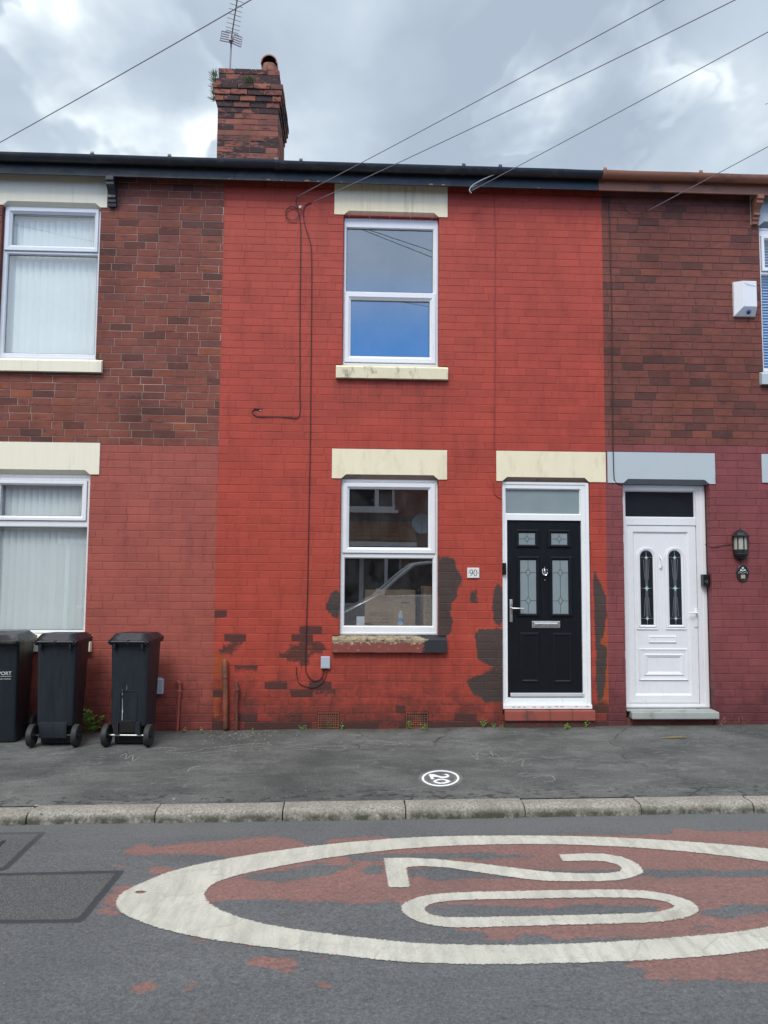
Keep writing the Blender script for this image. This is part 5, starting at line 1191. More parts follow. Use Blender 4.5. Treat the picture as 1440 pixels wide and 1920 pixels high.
# on the chimney
for (px, py, n, L, sp, y, lab) in ((399, 165, 260, .17, .06, CYF+.10, 'spiky green fern tuft growing from the left side of the chimney'), (468, 150, 120, .10, .07, CYF-.06, 'small dark tuft of grass on the front of the chimney')):
    x, z = W(px, py, y); mb = MB()
    if px < 420:
        for kk in range(5): blades(mb, (x+.035, y, z-.20+kk*.095), n//5, L*.85, .03, rg, .008, .3, (-1.0, -.2, .2))
    else: blades(mb, (x, y, z-.02), n, L, sp, rg, .007, .5)
    one(mb, 'fern', MT['fern'], lab, 'plant', 'plants on the chimney')
weeds = [((170, 1374), 'leafy', 13, .27, .14, .040, 'tall leafy weed growing between the second and third wheelie bins'), ((66, 1372), 'leafy', 4, .12, .03, .025, 'weed half hidden between the two left wheelie bins'),
         ((200, 1371), 'leafy', 5, .05, .05, .014, 'low weed sprig left of the third bin wheel'), ((344, 1373), 'leafy', 6, .045, .05, .016, 'low weed at the foot of the thin rose pipe'),
         ((377, 1375), 'leafy', 5, .06, .03, .02, 'small bright weed on the pavement between the rose pipe and the orange pipe'), ((475, 1366), 'leafy', 4, .03, .03, .012, 'tiny seedling right of the rusty pipe'),
         ((568, 1368), 'leafy', 10, .05, .12, .015, 'sprawling weed on the ground left of the left air brick'), ((622, 1367), 'leafy', 4, .09, .02, .02, 'weed sprig in front of the left air brick'), ((641, 1368), 'leafy', 4, .08, .02, .018, 'thin weed right of the left air brick'),
         ((766, 1366), 'leafy', 9, .08, .04, .022, 'weed in front of the left side of the right air brick'), ((796, 1368), 'leafy', 10, .07, .05, .02, 'weed in front of the right side of the right air brick'), ((905, 1365), 'leafy', 8, .11, .03, .018, 'upright weed left of the black door step'),
         ((925, 1366), 'leafy', 4, .09, .02, .016, 'thin sprig just left of the black door step'), ((941, 1366), 'leafy', 5, .05, .03, .012, 'small weed touching the left end of the red tiled step'), ((1064, 1367), 'leafy', 10, .06, .05, .022, 'bushy weed below the red tiled step'), ((1096, 1362), 'leafy', 4, .085, .015, .02, 'upright sprig below the right end of the red tiled step')]
for (px, py), kind, n, h, sp, leaf, lab in weeds:
    x, y = GP(px, py); y = min(y, -.02 if px not in (1064, 1096, 941) else -.07)
    mb = MB(); leafy(mb, (x, y, zpave(x, y)), n, h, sp, rg, leaf); one(mb, 'weed', MT['leaf'], lab, 'weed', 'weeds along the foot of the wall')
for px, py, n, lab in ((1352, 1360, 16, 'dry grass tuft right of the grey door step'), (1385, 1358, 14, 'dry straw-like tuft at the foot of the plum wall'), (1262, 1384, 34, 'flat dry grass clump on the pavement below the white door')):
    x, y = GP(px, py); y = min(y, -.02); mb = MB(); fl = px == 1262
    if fl:
        for _ in range(n): a = rg.uniform(-.25, .25); p = Vector((x+rg.uniform(-.09, .09), y+rg.uniform(-.02, .02), zpave(x, y)+.008)); d = Vector((math.cos(a), math.sin(a), .08))*rg.uniform(.04, .10); mb.tube([p-d, p+d], .0016, 3)
    else: blades(mb, (x, y, zpave(x, y)+.01), n, .16, .05, rg, .004, .5)
    one(mb, 'dry_grass', MT['dry'], lab, 'grass tuft', 'dry grass by the right house')

# pipes at the foot of the wall
def pts_on(L, y): return [(W(a, b, y)[0], y, W(a, b, y)[1]) for a, b in L]
mb = MB(); P_ = pts_on([(423, 1236), (421.5, 1243), (421.5, 1262), (422.5, 1300), (422.5, 1364)], -.045); mb.tube([P_[0], P_[1], P_[2], P_[2], P_[3], P_[4], (P_[4][0], -.05, P_[4][2]-.02)], [.020, .030, .034, .028, .028, .030, .018], 12); mb.tube([P_[2], (P_[2][0], P_[2][1], P_[2][2]-.05)], .034, 12)
one(mb, 'cable_duct', MT['rustpipe'], 'thick orange-brown capped pipe standing against the wall at the red house left edge', 'pipe', 'short pipes at the wall foot', True)
mb = MB(); P_ = pts_on([(443, 1277), (444, 1290), (444.5, 1300), (443, 1322), (443.5, 1345), (443, 1371)], -.05)
mb.tube(P_, [.020, .026, .018, .014, .016, .014], 10); mb.tube([P_[1], (P_[1][0]+.022, -.055, P_[1][2]-.01)], .014, 8); mb.box(P_[1][0]-.026, P_[1][0]+.026, -.075, -.03, P_[1][2]-.03, P_[1][2]-.005, 0, .006)
one(mb, 'old_pipe', MT['rustdark'], 'thin corroded pipe with flaking paint right of the thick orange pipe', 'pipe', 'short pipes at the wall foot', True)
mb = MB(); P_ = pts_on([(328, 1281), (333, 1276), (336.5, 1280), (337, 1296), (335.5, 1310), (334, 1345), (332.5, 1372)], -.04)
mb.tube(P_, [.009, .014, .018, .017, .014, .013, .012], 10); mb.box(P_[3][0]-.022, P_[3][0]+.022, -.06, -.022, P_[3][2]-.012, P_[3][2]+.012, 0, .006); mb.box(P_[2][0]-.024, P_[2][0]+.024, -.06, -.02, P_[2][2]-.01, P_[2][2]+.01, 0, .005)
one(mb, 'gas_riser', MT['rosepipe'], 'thin rose-painted pipe right of the wheelie bins', 'pipe', 'short pipes at the wall foot', True)
# boxes
r = WR(601.5, 1231, 619, 1253.5, -.03); mb = MB(); mb.box(r[0], r[1], -.035, -.001, r[2], r[3], 0, .006); mb.box(r[0]+.008, r[1]-.008, -.038, -.034, r[2]+.008, r[3]-.008, 0, .002)
one(mb, 'junction_box', MT['greybox'], 'small pale grey junction box under the left end of the flaking sill', 'junction box')
r = WR(289, 1273, 306, 1301, -.04); mb = MB(); mb.box(r[0], r[1], -.06, -.001, r[2], r[3], 0, .008); mb.box(r[0]+.03, r[1]-.02, -.045, -.01, r[3]-.002, r[3]+.01, 0, .003)
one(mb, 'meter_box', MT['greybox'], 'grey plastic box on the wall behind the third wheelie bin', 'utility box')
# cables
def cable(name, pts, r, mat, lab, cat='cable', group=None):
    mb = MB()
    Q = [Vector(p) for p in pts]; q = Q
    for _ in range(2):
        n_ = [q[0]]
        for a, b in zip(q[:-1], q[1:]): n_ += [a.lerp(b, .25), a.lerp(b, .75)]
        n_.append(q[-1]); q = n_
    mb.tube(q, r, 6); return one(mb, name, MT[mat], lab, cat, group, True)
wy = -.010
coil = [(548+12.5*math.cos(a)*(1 if a > -3 else 1), 400+12.5*math.sin(a)) for a in np.linspace(-.35, -.35+2*math.pi*1.02, 26)]
cable('wall_cable', pts_on([(556, 369), (554.5, 378), (558, 390), (560, 398)], -.02)+pts_on([(x, y) for x, y in coil], -.022)+pts_on([(563, 412), (564, 440), (563, 520), (562, 640), (562.5, 705), (562, 740), (563, 772), (561, 780), (556, 784), (540, 782), (510, 780), (484, 782), (474, 776), (472, 771), (477, 767)], wy), .0052, 'cable', 'black cable with a round coil at its top running down to the broken brick', group='cables on the red wall')
cable('wall_cable', pts_on([(584, 380), (572, 384), (569, 394), (569, 411), (574, 430), (582, 454), (584.5, 474), (584.5, 560), (583, 700), (582, 830), (580, 920), (577, 1100), (575, 1160), (573.5, 1220), (572.5, 1255), (577, 1268), (588, 1278), (602, 1274), (607, 1262), (608, 1252)], wy), .0050, 'cable', 'long dark cable running down the red wall from hook to grey box', group='cables on the red wall')
cable('wall_cable', pts_on([(555.5, 1250), (556, 1268), (560, 1282), (575, 1288), (590, 1289), (603, 1282), (611, 1268), (613.5, 1252)], -.013), .0045, 'cable', 'short looping cable from the pale splice spot to the grey box', group='cables on the red wall')
cable('wall_cable', pts_on([(927, 368), (928.5, 420), (929, 520), (928, 700), (927, 842)], -.006), .0045, 'cablered', 'painted-over vertical cable on the red wall above the black door', group='cables on the red wall')
cable('wall_cable', pts_on([(925.5, 903), (925.5, 925), (932, 931), (941, 936)], -.006), .0038, 'cablered', 'short painted cable beside the black door frame top', group='cables on the red wall')
cable('wall_cable', pts_on([(1141.5, 380), (1144, 440), (1147, 560), (1148, 700), (1149.5, 842)], wy)+pts_on([(1150, 849), (1151, 896)], -.017)+pts_on([(1153, 903), (1160, 908), (1168, 909)], -.006), .0055, 'cable', 'dark vertical cable on the brown brick just right of the red wall')
cable('lamp_cable', pts_on([(1322, 1021), (1330, 1026), (1342, 1026), (1360, 1021), (1380, 1021)], -.008), .0035, 'cable', 'thin sagging cable from the white door frame to the lantern')
x, z = W(563.5, 389, -.03); mb = MB(); mb.tube([(x-.0, -.0, z), (x, -.045, z)], .006, 8); mb.tube([(x+math.cos(a)*.014, -.045, z+math.sin(a)*.014) for a in np.linspace(0, 5.5, 12)], .004, 6)
one(mb, 'cable_hook', MT['steel'], 'small shiny eye hook where the overhead line meets the red wall', 'hook')
# black raised patch standing in for the shade of a hole in the brick
hx, hz_ = W(484, 768.5); mb = MB()
q = [(-.052, .004), (-.040, .012), (-.018, .010), (.004, .014), (.030, .009), (.05, .012), (.042, -.002), (.036, -.016), (.012, -.012), (-.01, -.006), (-.03, -.010)]
mb.prism([(hx+a, hz_+b) for a, b in q], -.0048, .02, 0); mb.build('brick_hole_shade', MT['void'], H90)
mb = MB(); mb.box(hx+.012, hx+.04, -.007, .0, hz_-.014, hz_+.0, 0, .003); mb.build('plaster_chip', MT['grit'], H90)
# cable clamp on the fascia
x, z = W(889, 352, -.2); mb = MB(); i = len(mb.v); mb.box(-.04, .04, -.016, .016, -.022, .022, 0, .006); mb.box(-.055, -.038, -.010, .010, -.012, .012, 0, .003); mb.xform(i, Matrix.Translation((x, -.185, z)) @ Matrix.Rotation(R(-28), 4, 'Y'))
one(mb, 'cable_clamp', MT['blkplastic'], 'black cable clamp hanging at the fascia right of the upper window', 'clamp')

# number plate 90
r = WR(876, 1064.5, 898.5, 1083.5, -.01); T90 = thing('number_plate', 'small white square plate with number 90 between window and black door', 'number plate', (0, 0, 0), world=True)
mb = MB(); mb.box(r[0], r[1], -.016, -.002, r[2], r[3], 0, .003); mb.build('plate', MT['plate'], T90)
mb = MB(); w_, h_ = r[1]-r[0], r[3]-r[2]; cx, cz_ = (r[0]+r[1])/2, (r[2]+r[3])/2
def glyph_ring(cx, cz_, rx, rz, tx, tz, y=-.0175, a0=0, a1=2*math.pi):
    n = 28
    for j in range(n):
        a, b = a0+(a1-a0)*j/n, a0+(a1-a0)*(j+1)/n
        mb.quad((cx+rx*math.cos(a), y, cz_+rz*math.sin(a)), (cx+rx*math.cos(b), y, cz_+rz*math.sin(b)), (cx+(rx-tx)*math.cos(b), y, cz_+(rz-tz)*math.sin(b)), (cx+(rx-tx)*math.cos(a), y, cz_+(rz-tz)*math.sin(a)))
gh = h_*.33
glyph_ring(cx+w_*.17, cz_, w_*.15, gh, w_*.055, gh*.14)                 # 0
glyph_ring(cx-w_*.17, cz_+gh*.36, w_*.15, gh*.64, w_*.055, gh*.14)       # 9 bowl
for k in range(10):                                                      # 9 tail
    a, b = -.25+(-1.25)*k/10, -.25+(-1.25)*(k+1)/10; rx_, rz_ = w_*.30, gh*1.25; ox, oz = cx-w_*.32, cz_+gh*.30
    wk = w_*.05*(1-k/14); mb.quad((ox+rx_*math.cos(a), -.0175, oz+rz_*math.sin(a)), (ox+rx_*math.cos(b), -.0175, oz+rz_*math.sin(b)), (ox+(rx_-wk)*math.cos(b), -.0175, oz+(rz_-wk)*math.sin(b)), (ox+(rx_-wk)*math.cos(a), -.0175, oz+(rz_-wk)*math.sin(a)))
mb.build('numeral', MT['ink'], T90, normals=False)
for s_ in (-1, 1): mb = MB(); mb.lathe([(0, -.019), (.0035, -.0185), (.004, -.016)], cx+s_*w_*.42, 0, 10, 0, 'y', cz=cz_); mb.build('screw', MT['ink'], T90)
# black catch plate on the frame of the black door
r = WR(942, 1055.5, 948.5, 1077.5, .02); mb = MB(); mb.box(r[0], r[1], -.004, DY-.0085, r[2], r[3], 0, .003); one(mb, 'door_bell', MT['blkplastic'], 'small black bell push on the left frame of the black door', 'doorbell')
# doorbell camera on the right
r = WR(1318, 1077, 1330, 1099, .05); B = thing('doorbell_camera', 'black video doorbell on the right frame of the white door', 'doorbell', (0, 0, 0), world=True)
mb = MB(); mb.box(r[0], r[1], .035, Y8-.008, r[2], r[3], 0, .006); mb.build('housing', MT['blkplastic'], B)
mb = MB(); cx, cz_ = (r[0]+r[1])/2-.004, r[2]+(r[3]-r[2])*.40; mb.lathe([(.016, .034), (.016, .031), (.012, .031), (.012, .034)], cx, 0, 18, 0, 'y', cz=cz_); mb.build('push_button', MT['steel'], B, normals=False)
# alarm box
r = WR(1375, 528.5, 1416, 593.5, -.04); AL = thing('alarm_box', 'white burglar alarm siren box on the brown brick wall upstairs right', 'alarm box', (0, 0, 0), world=True)
mb = MB(); x0, x1, z0, z1 = r[0]+.01, r[1], r[2]+.005, r[3]
fr = (x0+.075, x1-.012, z0+.09, z1-.012)
mb.ring([((x0, x1, z0, z1), -.001), ((x0, x1, z0, z1), -.03), ((x0+.004, x1-.003, z0+.006, z1-.004), -.036), (fr, -.10)]); mb.panel([(fr, -.10), (e(fr, .006), -.103)])
mb.build('cover', MT['whitebox'], AL)
mb = MB(); lx, lz_ = x0+.155, z0+.045; mb.lathe([(0, -.088), (.018, -.084), (.024, -.072), (.025, -.045)], lx, 0, 18, 0, 'y', cz=lz_); mb.build('strobe_lens', MT['lens'], AL, True)
mb = MB(); mb.prism([(fr[0]+.01, fr[3]-.02), (fr[0]+.05, fr[3]-.035), (fr[1]-.01, fr[3]-.06), (fr[1]-.012, fr[3]-.068), (fr[0]+.05, fr[3]-.05)], -.1045, -.1035); mb.build('peeling_sticker', MT['greybox'], AL)
# lantern
q9 = lambda L, Y=-.09: WR(*[v for v in (1290+L[0]/9.6, 960+L[1]/9.6, 1290+L[2]/9.6, 960+L[3]/9.6)], Y)
LN = thing('wall_lantern', 'black half-round wall lantern with frosted panes beside the white door', 'lantern', (0, 0, 0), world=True)
a_ = q9((838, 435, 1150, 450)); b_ = q9((862, 450, 1135, 722)); lx = (a_[0]+a_[1])/2; R0 = (a_[1]-a_[0])/2; R1 = (b_[1]-b_[0])/2*.96; ly = -.02
zt = q9((988, 280, 990, 284))[3]; zr = a_[3]; zb = b_[2]; zbb = q9((1000, 868, 1002, 905))
mb = MB(); N = 12; rot = R(180)
def half(prof, n=10, m=0):
    i = len(mb.v)
    for (r_, h_) in prof:
        for j in range(n+1): a = math.pi+math.pi*j/n; mb.v.append((lx+r_*math.cos(a), ly+r_*math.sin(a), h_))
    for k in range(len(prof)-1):
        for j in range(n): a = i+k*(n+1)+j; mb.face((a, a+1, a+n+2, a+n+1), m)
    mb.face([i+k*(n+1) for k in range(len(prof))], m); mb.face([i+k*(n+1)+n for k in range(len(prof))], m)
hr = zt-zr
half([(0, zr+hr*.82), (.018, zr+hr*.80), (.04, zr+hr*.68), (R0*.72, zr+hr*.38), (R0*.9, zr+.012), (R0, zr+.004), (R0, zr-.006), (R1, zr-.012), (0, zr-.012)], 8)
mb.tube([(lx, ly-.01, zr+hr*.75), (lx, ly-.01, zt-.006)], [.006, .003], 8); mb.lathe([(0, zt), (.006, zt-.006), (0, zt-.014)], lx, ly-.01, 10)
mb.build('roof', MT['blackmet'], LN, normals=False)
mb = MB(); half([(0, zb+.03), (R1, zb+.03), (R1, zb), (R1*.98, zb-.012), (R1, zb-.02), (R1*.85, zb-.045), (R1*.45, zbb[3]+.01), (.012, zbb[3]-.0), (.006, zbb[2]), (0, zbb[2])], 8); mb.build('base', MT['blackmet'], LN, normals=False)
mb = MB()
for j in range(9):
    a = math.pi+math.pi*j/8
    if j % 2 == 0 or j in (0, 8): mb.tube([(lx+R1*math.cos(a)*.97, ly+R1*math.sin(a)*.97, zb+.028), (lx+R1*math.cos(a)*.97, ly+R1*math.sin(a)*.97, zr-.012)], .0065, 6)
mb.build('cage_bars', MT['blackmet'], LN)
mb = MB(); half([(R1*.88, zb+.031), (R1*.88, zr-.0125)], 8); mb.build('lamp_pane', MT['frostlamp'], LN, normals=False)
mb = MB(); mb.box(lx-.03, lx+.03, ly-.002, -.001, zb-.01, zr, 0, .004); mb.build('back_plate', MT['blackmet'], LN)
# oval plaque 88
cx, cz_ = W(1393.5, 1075, -.02); PQ = thing('number_plaque', 'black oval plaque with white flowers and number 88 below the lantern', 'number plaque', (0, 0, 0), world=True)
def oval(rx, rz, y0, y1, n=36):
    for (ra, ya), (rb, yb) in (((1, y0), (1, y1)), ((1, y1), (.93, y1-.004)), ((.93, y1-.004), (.86, y1-.002))):
        for j in range(n):
            a, b = 2*math.pi*j/n, 2*math.pi*(j+1)/n
            mb.quad((cx+rx*ra*math.cos(a), ya, cz_+rz*ra*math.sin(a)), (cx+rx*ra*math.cos(b), ya, cz_+rz*ra*math.sin(b)), (cx+rx*rb*math.cos(b), yb, cz_+rz*rb*math.sin(b)), (cx+rx*rb*math.cos(a), yb, cz_+rz*rb*math.sin(a)))
    i = mb.vs([(cx+rx*.86*math.cos(2*math.pi*j/n), y1-.002, cz_+rz*.86*math.sin(2*math.pi*j/n)) for j in range(n)]); mb.face(range(i, i+n))
mb = MB(); oval(.071, .096, -.001, -.012); mb.build('plate', MT['blackmet'], PQ, normals=False)
mb = MB()
for fx, fz, fr_ in ((0, .060, .017), (-.022, .036, .015), (.022, .038, .015), (0, .030, .012)):
    i = mb.vs([(cx+fx+fr_*(1 if k % 2 == 0 else .5)*math.cos(k*math.pi/5+.3), -.0155, cz_+fz+fr_*(1 if k % 2 == 0 else .5)*math.sin(k*math.pi/5+.3)) for k in range(10)]); mb.face(range(i, i+10))
for k in range(7): a = -2.6+k*.35; mb.quad(*[(cx+dx_+.045*math.cos(a), -.0155, cz_+.038+dz_+.036*math.sin(a)) for dx_, dz_ in ((-.004, -.002), (.004, -.002), (.003, .004), (-.003, .004))])
mb.build('flower_motif', MT['whiteink'], PQ, normals=False)
for s_ in (-1, 1): text('1', .030, (cx+s_*.048, -.0150, cz_+.004), MT['whiteink'], 'letter', PQ)
text('88', .062, (cx, -.0150, cz_-.040), MT['goldink'], 'numeral', PQ, sx=.85)

# ------------------------------------------------------------------ inside the ground floor window of the red house
gz0 = WR(646, 1047.5, 811, 1173.5, Yg)[2]
mb = MB(); mb.box(w90l[0]+.01, w90l[1]-.01, YF+.062, .34, gz0-.06, gz0-.012); mb.build('window_board', MT['upvc'], H90)
bd = gz0-.0118
def carton(px0, px1, pyt, y, dep, lab, side=False):
    x0, x1 = W(px0, 1140, y)[0], W(px1, 1140, y)[0]; zt_ = W((px0+px1)/2, pyt, y)[1]
    C_ = thing('cardboard_box', lab, 'cardboard box', ((x0+x1)/2, y, .25), world=True, group='cartons behind the ground floor window')
    mb = MB(); mb.box(x0, x1, y, y+dep, .251, zt_, 0, .006); mb.build('carton', MT['card'], C_)
    mb = MB(); mb.box((x0+x1)/2-.03, (x0+x1)/2+.03, y-.0015, y+dep+.001, zt_-.001, zt_+.0012); mb.box((x0+x1)/2-.03, (x0+x1)/2+.03, y-.0015, y-.0002, zt_-.12, zt_-.001); mb.build('tape', MT['cardtape'], C_)
    return C_, x0, x1, zt_
C1, x0, x1, zt_ = carton(684, 779, 1107, .42, .4, 'large cardboard box with printed lines standing behind the ground floor window')
mb = MB()
def sqframe(cx, cz_, s_, y, t_=.004):
    mb.ring([((cx-s_, cx+s_, cz_-s_, cz_+s_), y), ((cx-s_+t_, cx+s_-t_, cz_-s_+t_, cz_+s_-t_), y-.0002)])
for k in range(5):
    cx = x0+.245+k*.058; sqframe(cx, zt_-.065, .023, .4195)
    if k % 2: mb.quad((cx-.010, .419, zt_-.075), (cx+.010, .419, zt_-.075), (cx+.004, .419, zt_-.052), (cx-.004, .419, zt_-.052))
    else: mb.box(cx-.008, cx+.008, .4185, .4192, zt_-.075, zt_-.055)
lx0 = x0+.42; mb.ring([((lx0, lx0+.10, zt_-.20, zt_-.13), .4195), ((lx0+.004, lx0+.096, zt_-.196, zt_-.134), .4193)]); mb.box(lx0, lx0+.1, .4185, .4192, zt_-.15, zt_-.13)
mb.build('printed_symbols', MT['cardink'], C1, normals=False)
for k, (s_, u) in enumerate((('FRAGILE  THIS WAY UP', .26), ('CODE: ZRA-490-CR', .29), ('QTY: 1 SET   BOX 2 OF 3', .33), ('COLOUR: WALNUT', .37), ('MADE IN CHINA', .405))): text(s_, .032 if k == 1 else .026, (x0+.05, .4188, zt_-u), MT['cardink'], 'printed_line', C1, align='LEFT')
C2, x0, x1, zt_ = carton(794, 832, 1100, .40, .35, 'narrow cardboard box at the right side behind the ground floor window')
mb = MB()
for k in range(6): sqframe(x0+.055, zt_-.085-k*.068, .024, .3995); mb.box(x0+.047, x0+.063, .3985, .3992, zt_-.095-k*.068, zt_-.078-k*.068)
mb.build('printed_symbols', MT['cardink'], C2, normals=False)
# bottle
bxx, _ = W(751, 1170, .2); BT = thing('water_bottle', 'small clear water bottle with blue label on the inner window board', 'bottle', (bxx, .2, bd), world=True)
m, t_ = newmat('clear_bottle'); t_.put(t_.b.inputs['Base Color'], (.75, .85, .9)); t_.b.inputs['Roughness'].default_value = .08; t_.b.inputs['Alpha'].default_value = .35; MT['pet'] = m
mb = MB(); mb.lathe([(0, bd), (.030, bd+.002), (.032, bd+.02), (.030, bd+.05), (.032, bd+.06), (.032, bd+.10), (.028, bd+.125), (.013, bd+.15), (.012, bd+.16), (0, bd+.16)], bxx, .2, 20); mb.build('bottle_body', MT['pet'], BT, True)
mb = MB(); mb.lathe([(.0328, bd+.052), (.0328, bd+.092)], bxx, .2, 20); mb.build('bottle_label', MT['petlabel'], BT, True, normals=False)
mb = MB(); mb.lathe([(0, bd+.172), (.013, bd+.172), (.013, bd+.158), (0, bd+.158)], bxx, .2, 16); mb.build('bottle_cap', MT['whiteink'], BT, True)
tx_, _ = W(676, 1165, .17); mb = MB(); i = len(mb.v); mb.box(tx_-.045, tx_+.045, .15, .22, bd, bd+.105, 0, .004)
for _ in range(14):
    p = Vector((tx_+rg.uniform(-.03, .03), .145, bd+rg.uniform(.03, .1))); mb.face([mb.vs([p+Vector((rg.uniform(-.02, .02), -.006*rg.random(), rg.uniform(-.02, .02))) for _ in range(3)])+k for k in range(3)])
one(mb, 'tissue_pack', MT['tissue'], 'white crumpled tissue pack in the left corner of the inner window board', 'tissue pack')

# ------------------------------------------------------------------ wheelie bins
def wheelie_bin(lab, loc, rz, w=.44, wb=.385, dep=.50, arch=False, apron=False, txt=False, H=1.0, lidflag=True):
    B = thing('wheelie_bin', lab, 'wheelie bin', loc, rz, 'wheelie bins on the pavement')
    yb, yf = -dep*.5, dep*.5
    mb = MB()
    prof = [(yb+.035, .20), (yb+.12, .17), (yb+.12, .03), (yf-.10, .012), (yf-.085, .03), (yf-.012, H-.06), (yf-.012, H-.055), (yb+.0, H-.055)]
    wz = lambda z: wb+(w-wb)*min(1, z/(H-.05))
    # side outline lofted with rounded corners
    lv = [.012, .10, .19, .30, .5, .7, H-.05]
    nC = 5
    def section(z):
        hw = wz(z)/2; f = yf-.10+(.088)*(z/(H-.05)); bk = yb+.03*(1-z/H) if z > .2 else yb+.12; rr = .035; out = []
        for (cx, cy, a0) in ((hw-rr, bk+rr, -90), (hw-rr, f-rr, 0), (-hw+rr, f-rr, 90), (-hw+rr, bk+rr, 180)):
            for k in range(nC+1): a = R(a0+90*k/nC); out.append((cx+rr*math.cos(a), cy+rr*math.sin(a), z))
        return out
    i0 = len(mb.v); secs = [section(.012), section(.06), section(.199), section(.205), section(.4), section(.7), section(H-.05)]
    for s_ in secs: mb.v += s_
    n = len(secs[0])
    for k in range(len(secs)-1):
        for j in range(n): a = i0+k*n+j; b = i0+k*n+(j+1) % n; mb.face((a, b, b+n, a+n))
    mb.face(range(i0, i0+n)); mb.face(range(i0+(len(secs)-1)*n, i0+len(secs)*n))
    mb.box(-w/2-.018, w/2+.018, yb-.012, yf+.012, H-.065, H-.02, 0, .012)       # rim
    if arch:                                                                  # moulded arch on the back panel
        yy = lambda z: yb+.03*(1-z/H)
        A = [(-.085, .26), (-.085, .50)]+[(-.085+.04*(1-math.cos(a)), .50+.045*math.sin(a)) for a in np.linspace(0, math.pi/2, 5)]+[(.085-.04*(1-math.cos(a)), .50+.045*math.sin(a)) for a in np.linspace(math.pi/2, 0, 5)]+[(.085, .26)]
        mb.tube([(x, yy(z)-.001, z) for x, z in A], .006, 6)
        for s_ in (-1, 1): mb.prism([(s_*.085, .13), (s_*.135, .13), (s_*.125, .24), (s_*.085, .24)], yb-.01, yb+.05)
    if apron: mb.box(-wb/2*.86, wb/2*.72, yb+.012, yb+.03, .085, .24, 0, .006)
    for s_ in (-1, 1): mb.box(s_*(w/2-.05)-.012, s_*(w/2-.05)+.012, yb-.045, yb-.01, H-.10, H-.03, 0, .006)
    for k in range(5): x = -w/2+.05+k*(w-.1)/4; mb.box(x-.003, x+.003, yb-.010, yb-.0, H-.12, H-.065) if k in (0, 4) else None
    mb.build('body', MT['bin'], B, True)
    if arch:
        mb = MB(); yy2 = lambda z: yb+.03*(1-z/H)-.0022
        for (xa, za, zb_, w_) in ((-.058, .245, .47, .0022), (-.055, .33, .36, .003), (-.063, .50, .56, .001), (-.018, .56, .60, .001)):
            mb.quad((xa-w_, yy2(za), za), (xa+w_, yy2(za), za), (xa+w_*.4, yy2(zb_), zb_), (xa-w_*.4, yy2(zb_), zb_))
        mb.build('paint_drip', MT['whiteink'], B, normals=False)
        mb = MB(); mb.box(-.082, .082, yb+.006, yb+.0295, .135, .255, 0, .01); mb.build('foot_recess_shade', MT['void'], B)  # solid black box, the recess shade put into its colour
    mb = MB(); lw = w/2+.016; i0 = len(mb.v); m_ = 8; n_ = 8
    for i in range(m_+1):                                                       # gently domed lid
        for j in range(n_+1):
            u, v = i/m_, j/n_; x = -lw+2*lw*u; y = yb-.02+(dep+.055)*v
            ed = min(u, 1-u, v, 1-v); z = H-.018+.052*min(1, ed/.13)**.6+.02*(1-v)*(ed > 0)
            if .3 < u < .7 and .2 < v < .8: z -= .010
            mb.v.append((x, y, z))
    for i in range(m_):
        for j in range(n_): a = i0+i*(n_+1)+j; mb.face((a, a+1, a+n_+2, a+n_+1))
    mb.box(-lw, lw, yb-.02, yf+.035, H-.040, H-.017, 0, .008)
    mb.box(-lw+.02, lw-.02, yf+.03, yf+.055, H-.045, H-.015, 0, .008)
    mb.build('lid', MT['lid'], B, True)
    mb = MB(); mb.tube([(-w/2-.012, yb-.045, H-.030), (w/2+.012, yb-.045, H-.030)], .014, 10)
    for s_ in (-1, 1): mb.box(s_*(w/2-.008)-.012, s_*(w/2-.008)+.012, yb-.062, yb-.012, H-.052, H-.005, 0, .007)
    mb.box(-.010, .010, yb-.058, yb-.012, H-.052, H-.012, 0, .005)
    mb.build('handle', MT['lid'], B, True)
    mb = MB(); mb.tube([(-w/2-.012, yb+.03, .110), (w/2+.012, yb+.03, .110)], .010, 8); mb.build('axle', MT['steel'] if arch else MT['bin'], B, True)
    for s_ in (-1, 1):
        mb = MB(); cx = s_*(w/2+.022); rw = .108
        mb.lathe([(0, cx-.012), (rw*.60, cx-.014), (rw*.72, cx-.024), (rw*.95, cx-.026), (rw, cx-.018), (rw, cx+.018), (rw*.95, cx+.026), (rw*.72, cx+.024), (rw*.60, cx+.014), (0, cx+.012)], 0, yb+.03, 28, 0, 'x', cz=.110)
        wh = mb.build('wheel', MT['tyre'], B, True)
        mb = MB(); mb.lathe([(0, cx-.030), (.022, cx-.028), (.026, cx-.012), (.026, cx+.012), (.022, cx+.028), (0, cx+.030)], 0, yb+.03, 14, 0, 'x', cz=.110); mb.build('hub', MT['bin'], wh, True)
    if txt:
        fz = .70; ff = yf-.10+.088*(fz/(H-.05)); tilt = math.atan(.088/(H-.05))
        text('STOCKPORT', .050, (-.005, ff+.0015, fz), MT['whiteink'], 'printed_word', B, rot=(R(90)+tilt, 0, R(180)))
        mb = MB(); mb.quad((-.15, ff-.0008, fz-.030), (.15, ff-.0008, fz-.030), (.15, ff-.0008+.0002, fz-.027), (-.15, ff-.0006, fz-.027)); mb.build('underline', MT['whiteink'], B, normals=False)
        text('METROPOLITAN BOROUGH COUNCIL', .016, (-.005, ff-.004, fz-.055), MT['whiteink'], 'printed_word', B, rot=(R(90)+tilt, 0, R(180)))
    return B
def bin_at(px, py, off): x, y = GP(px, py); return (x, y+off, zpave(x, y+off))
wheelie_bin('charcoal wheelie bin standing alone with arched back panel and white paint drips', bin_at(240, 1401, .21), R(-3), w=.375, wb=.34, dep=.45, arch=True, H=1.06)
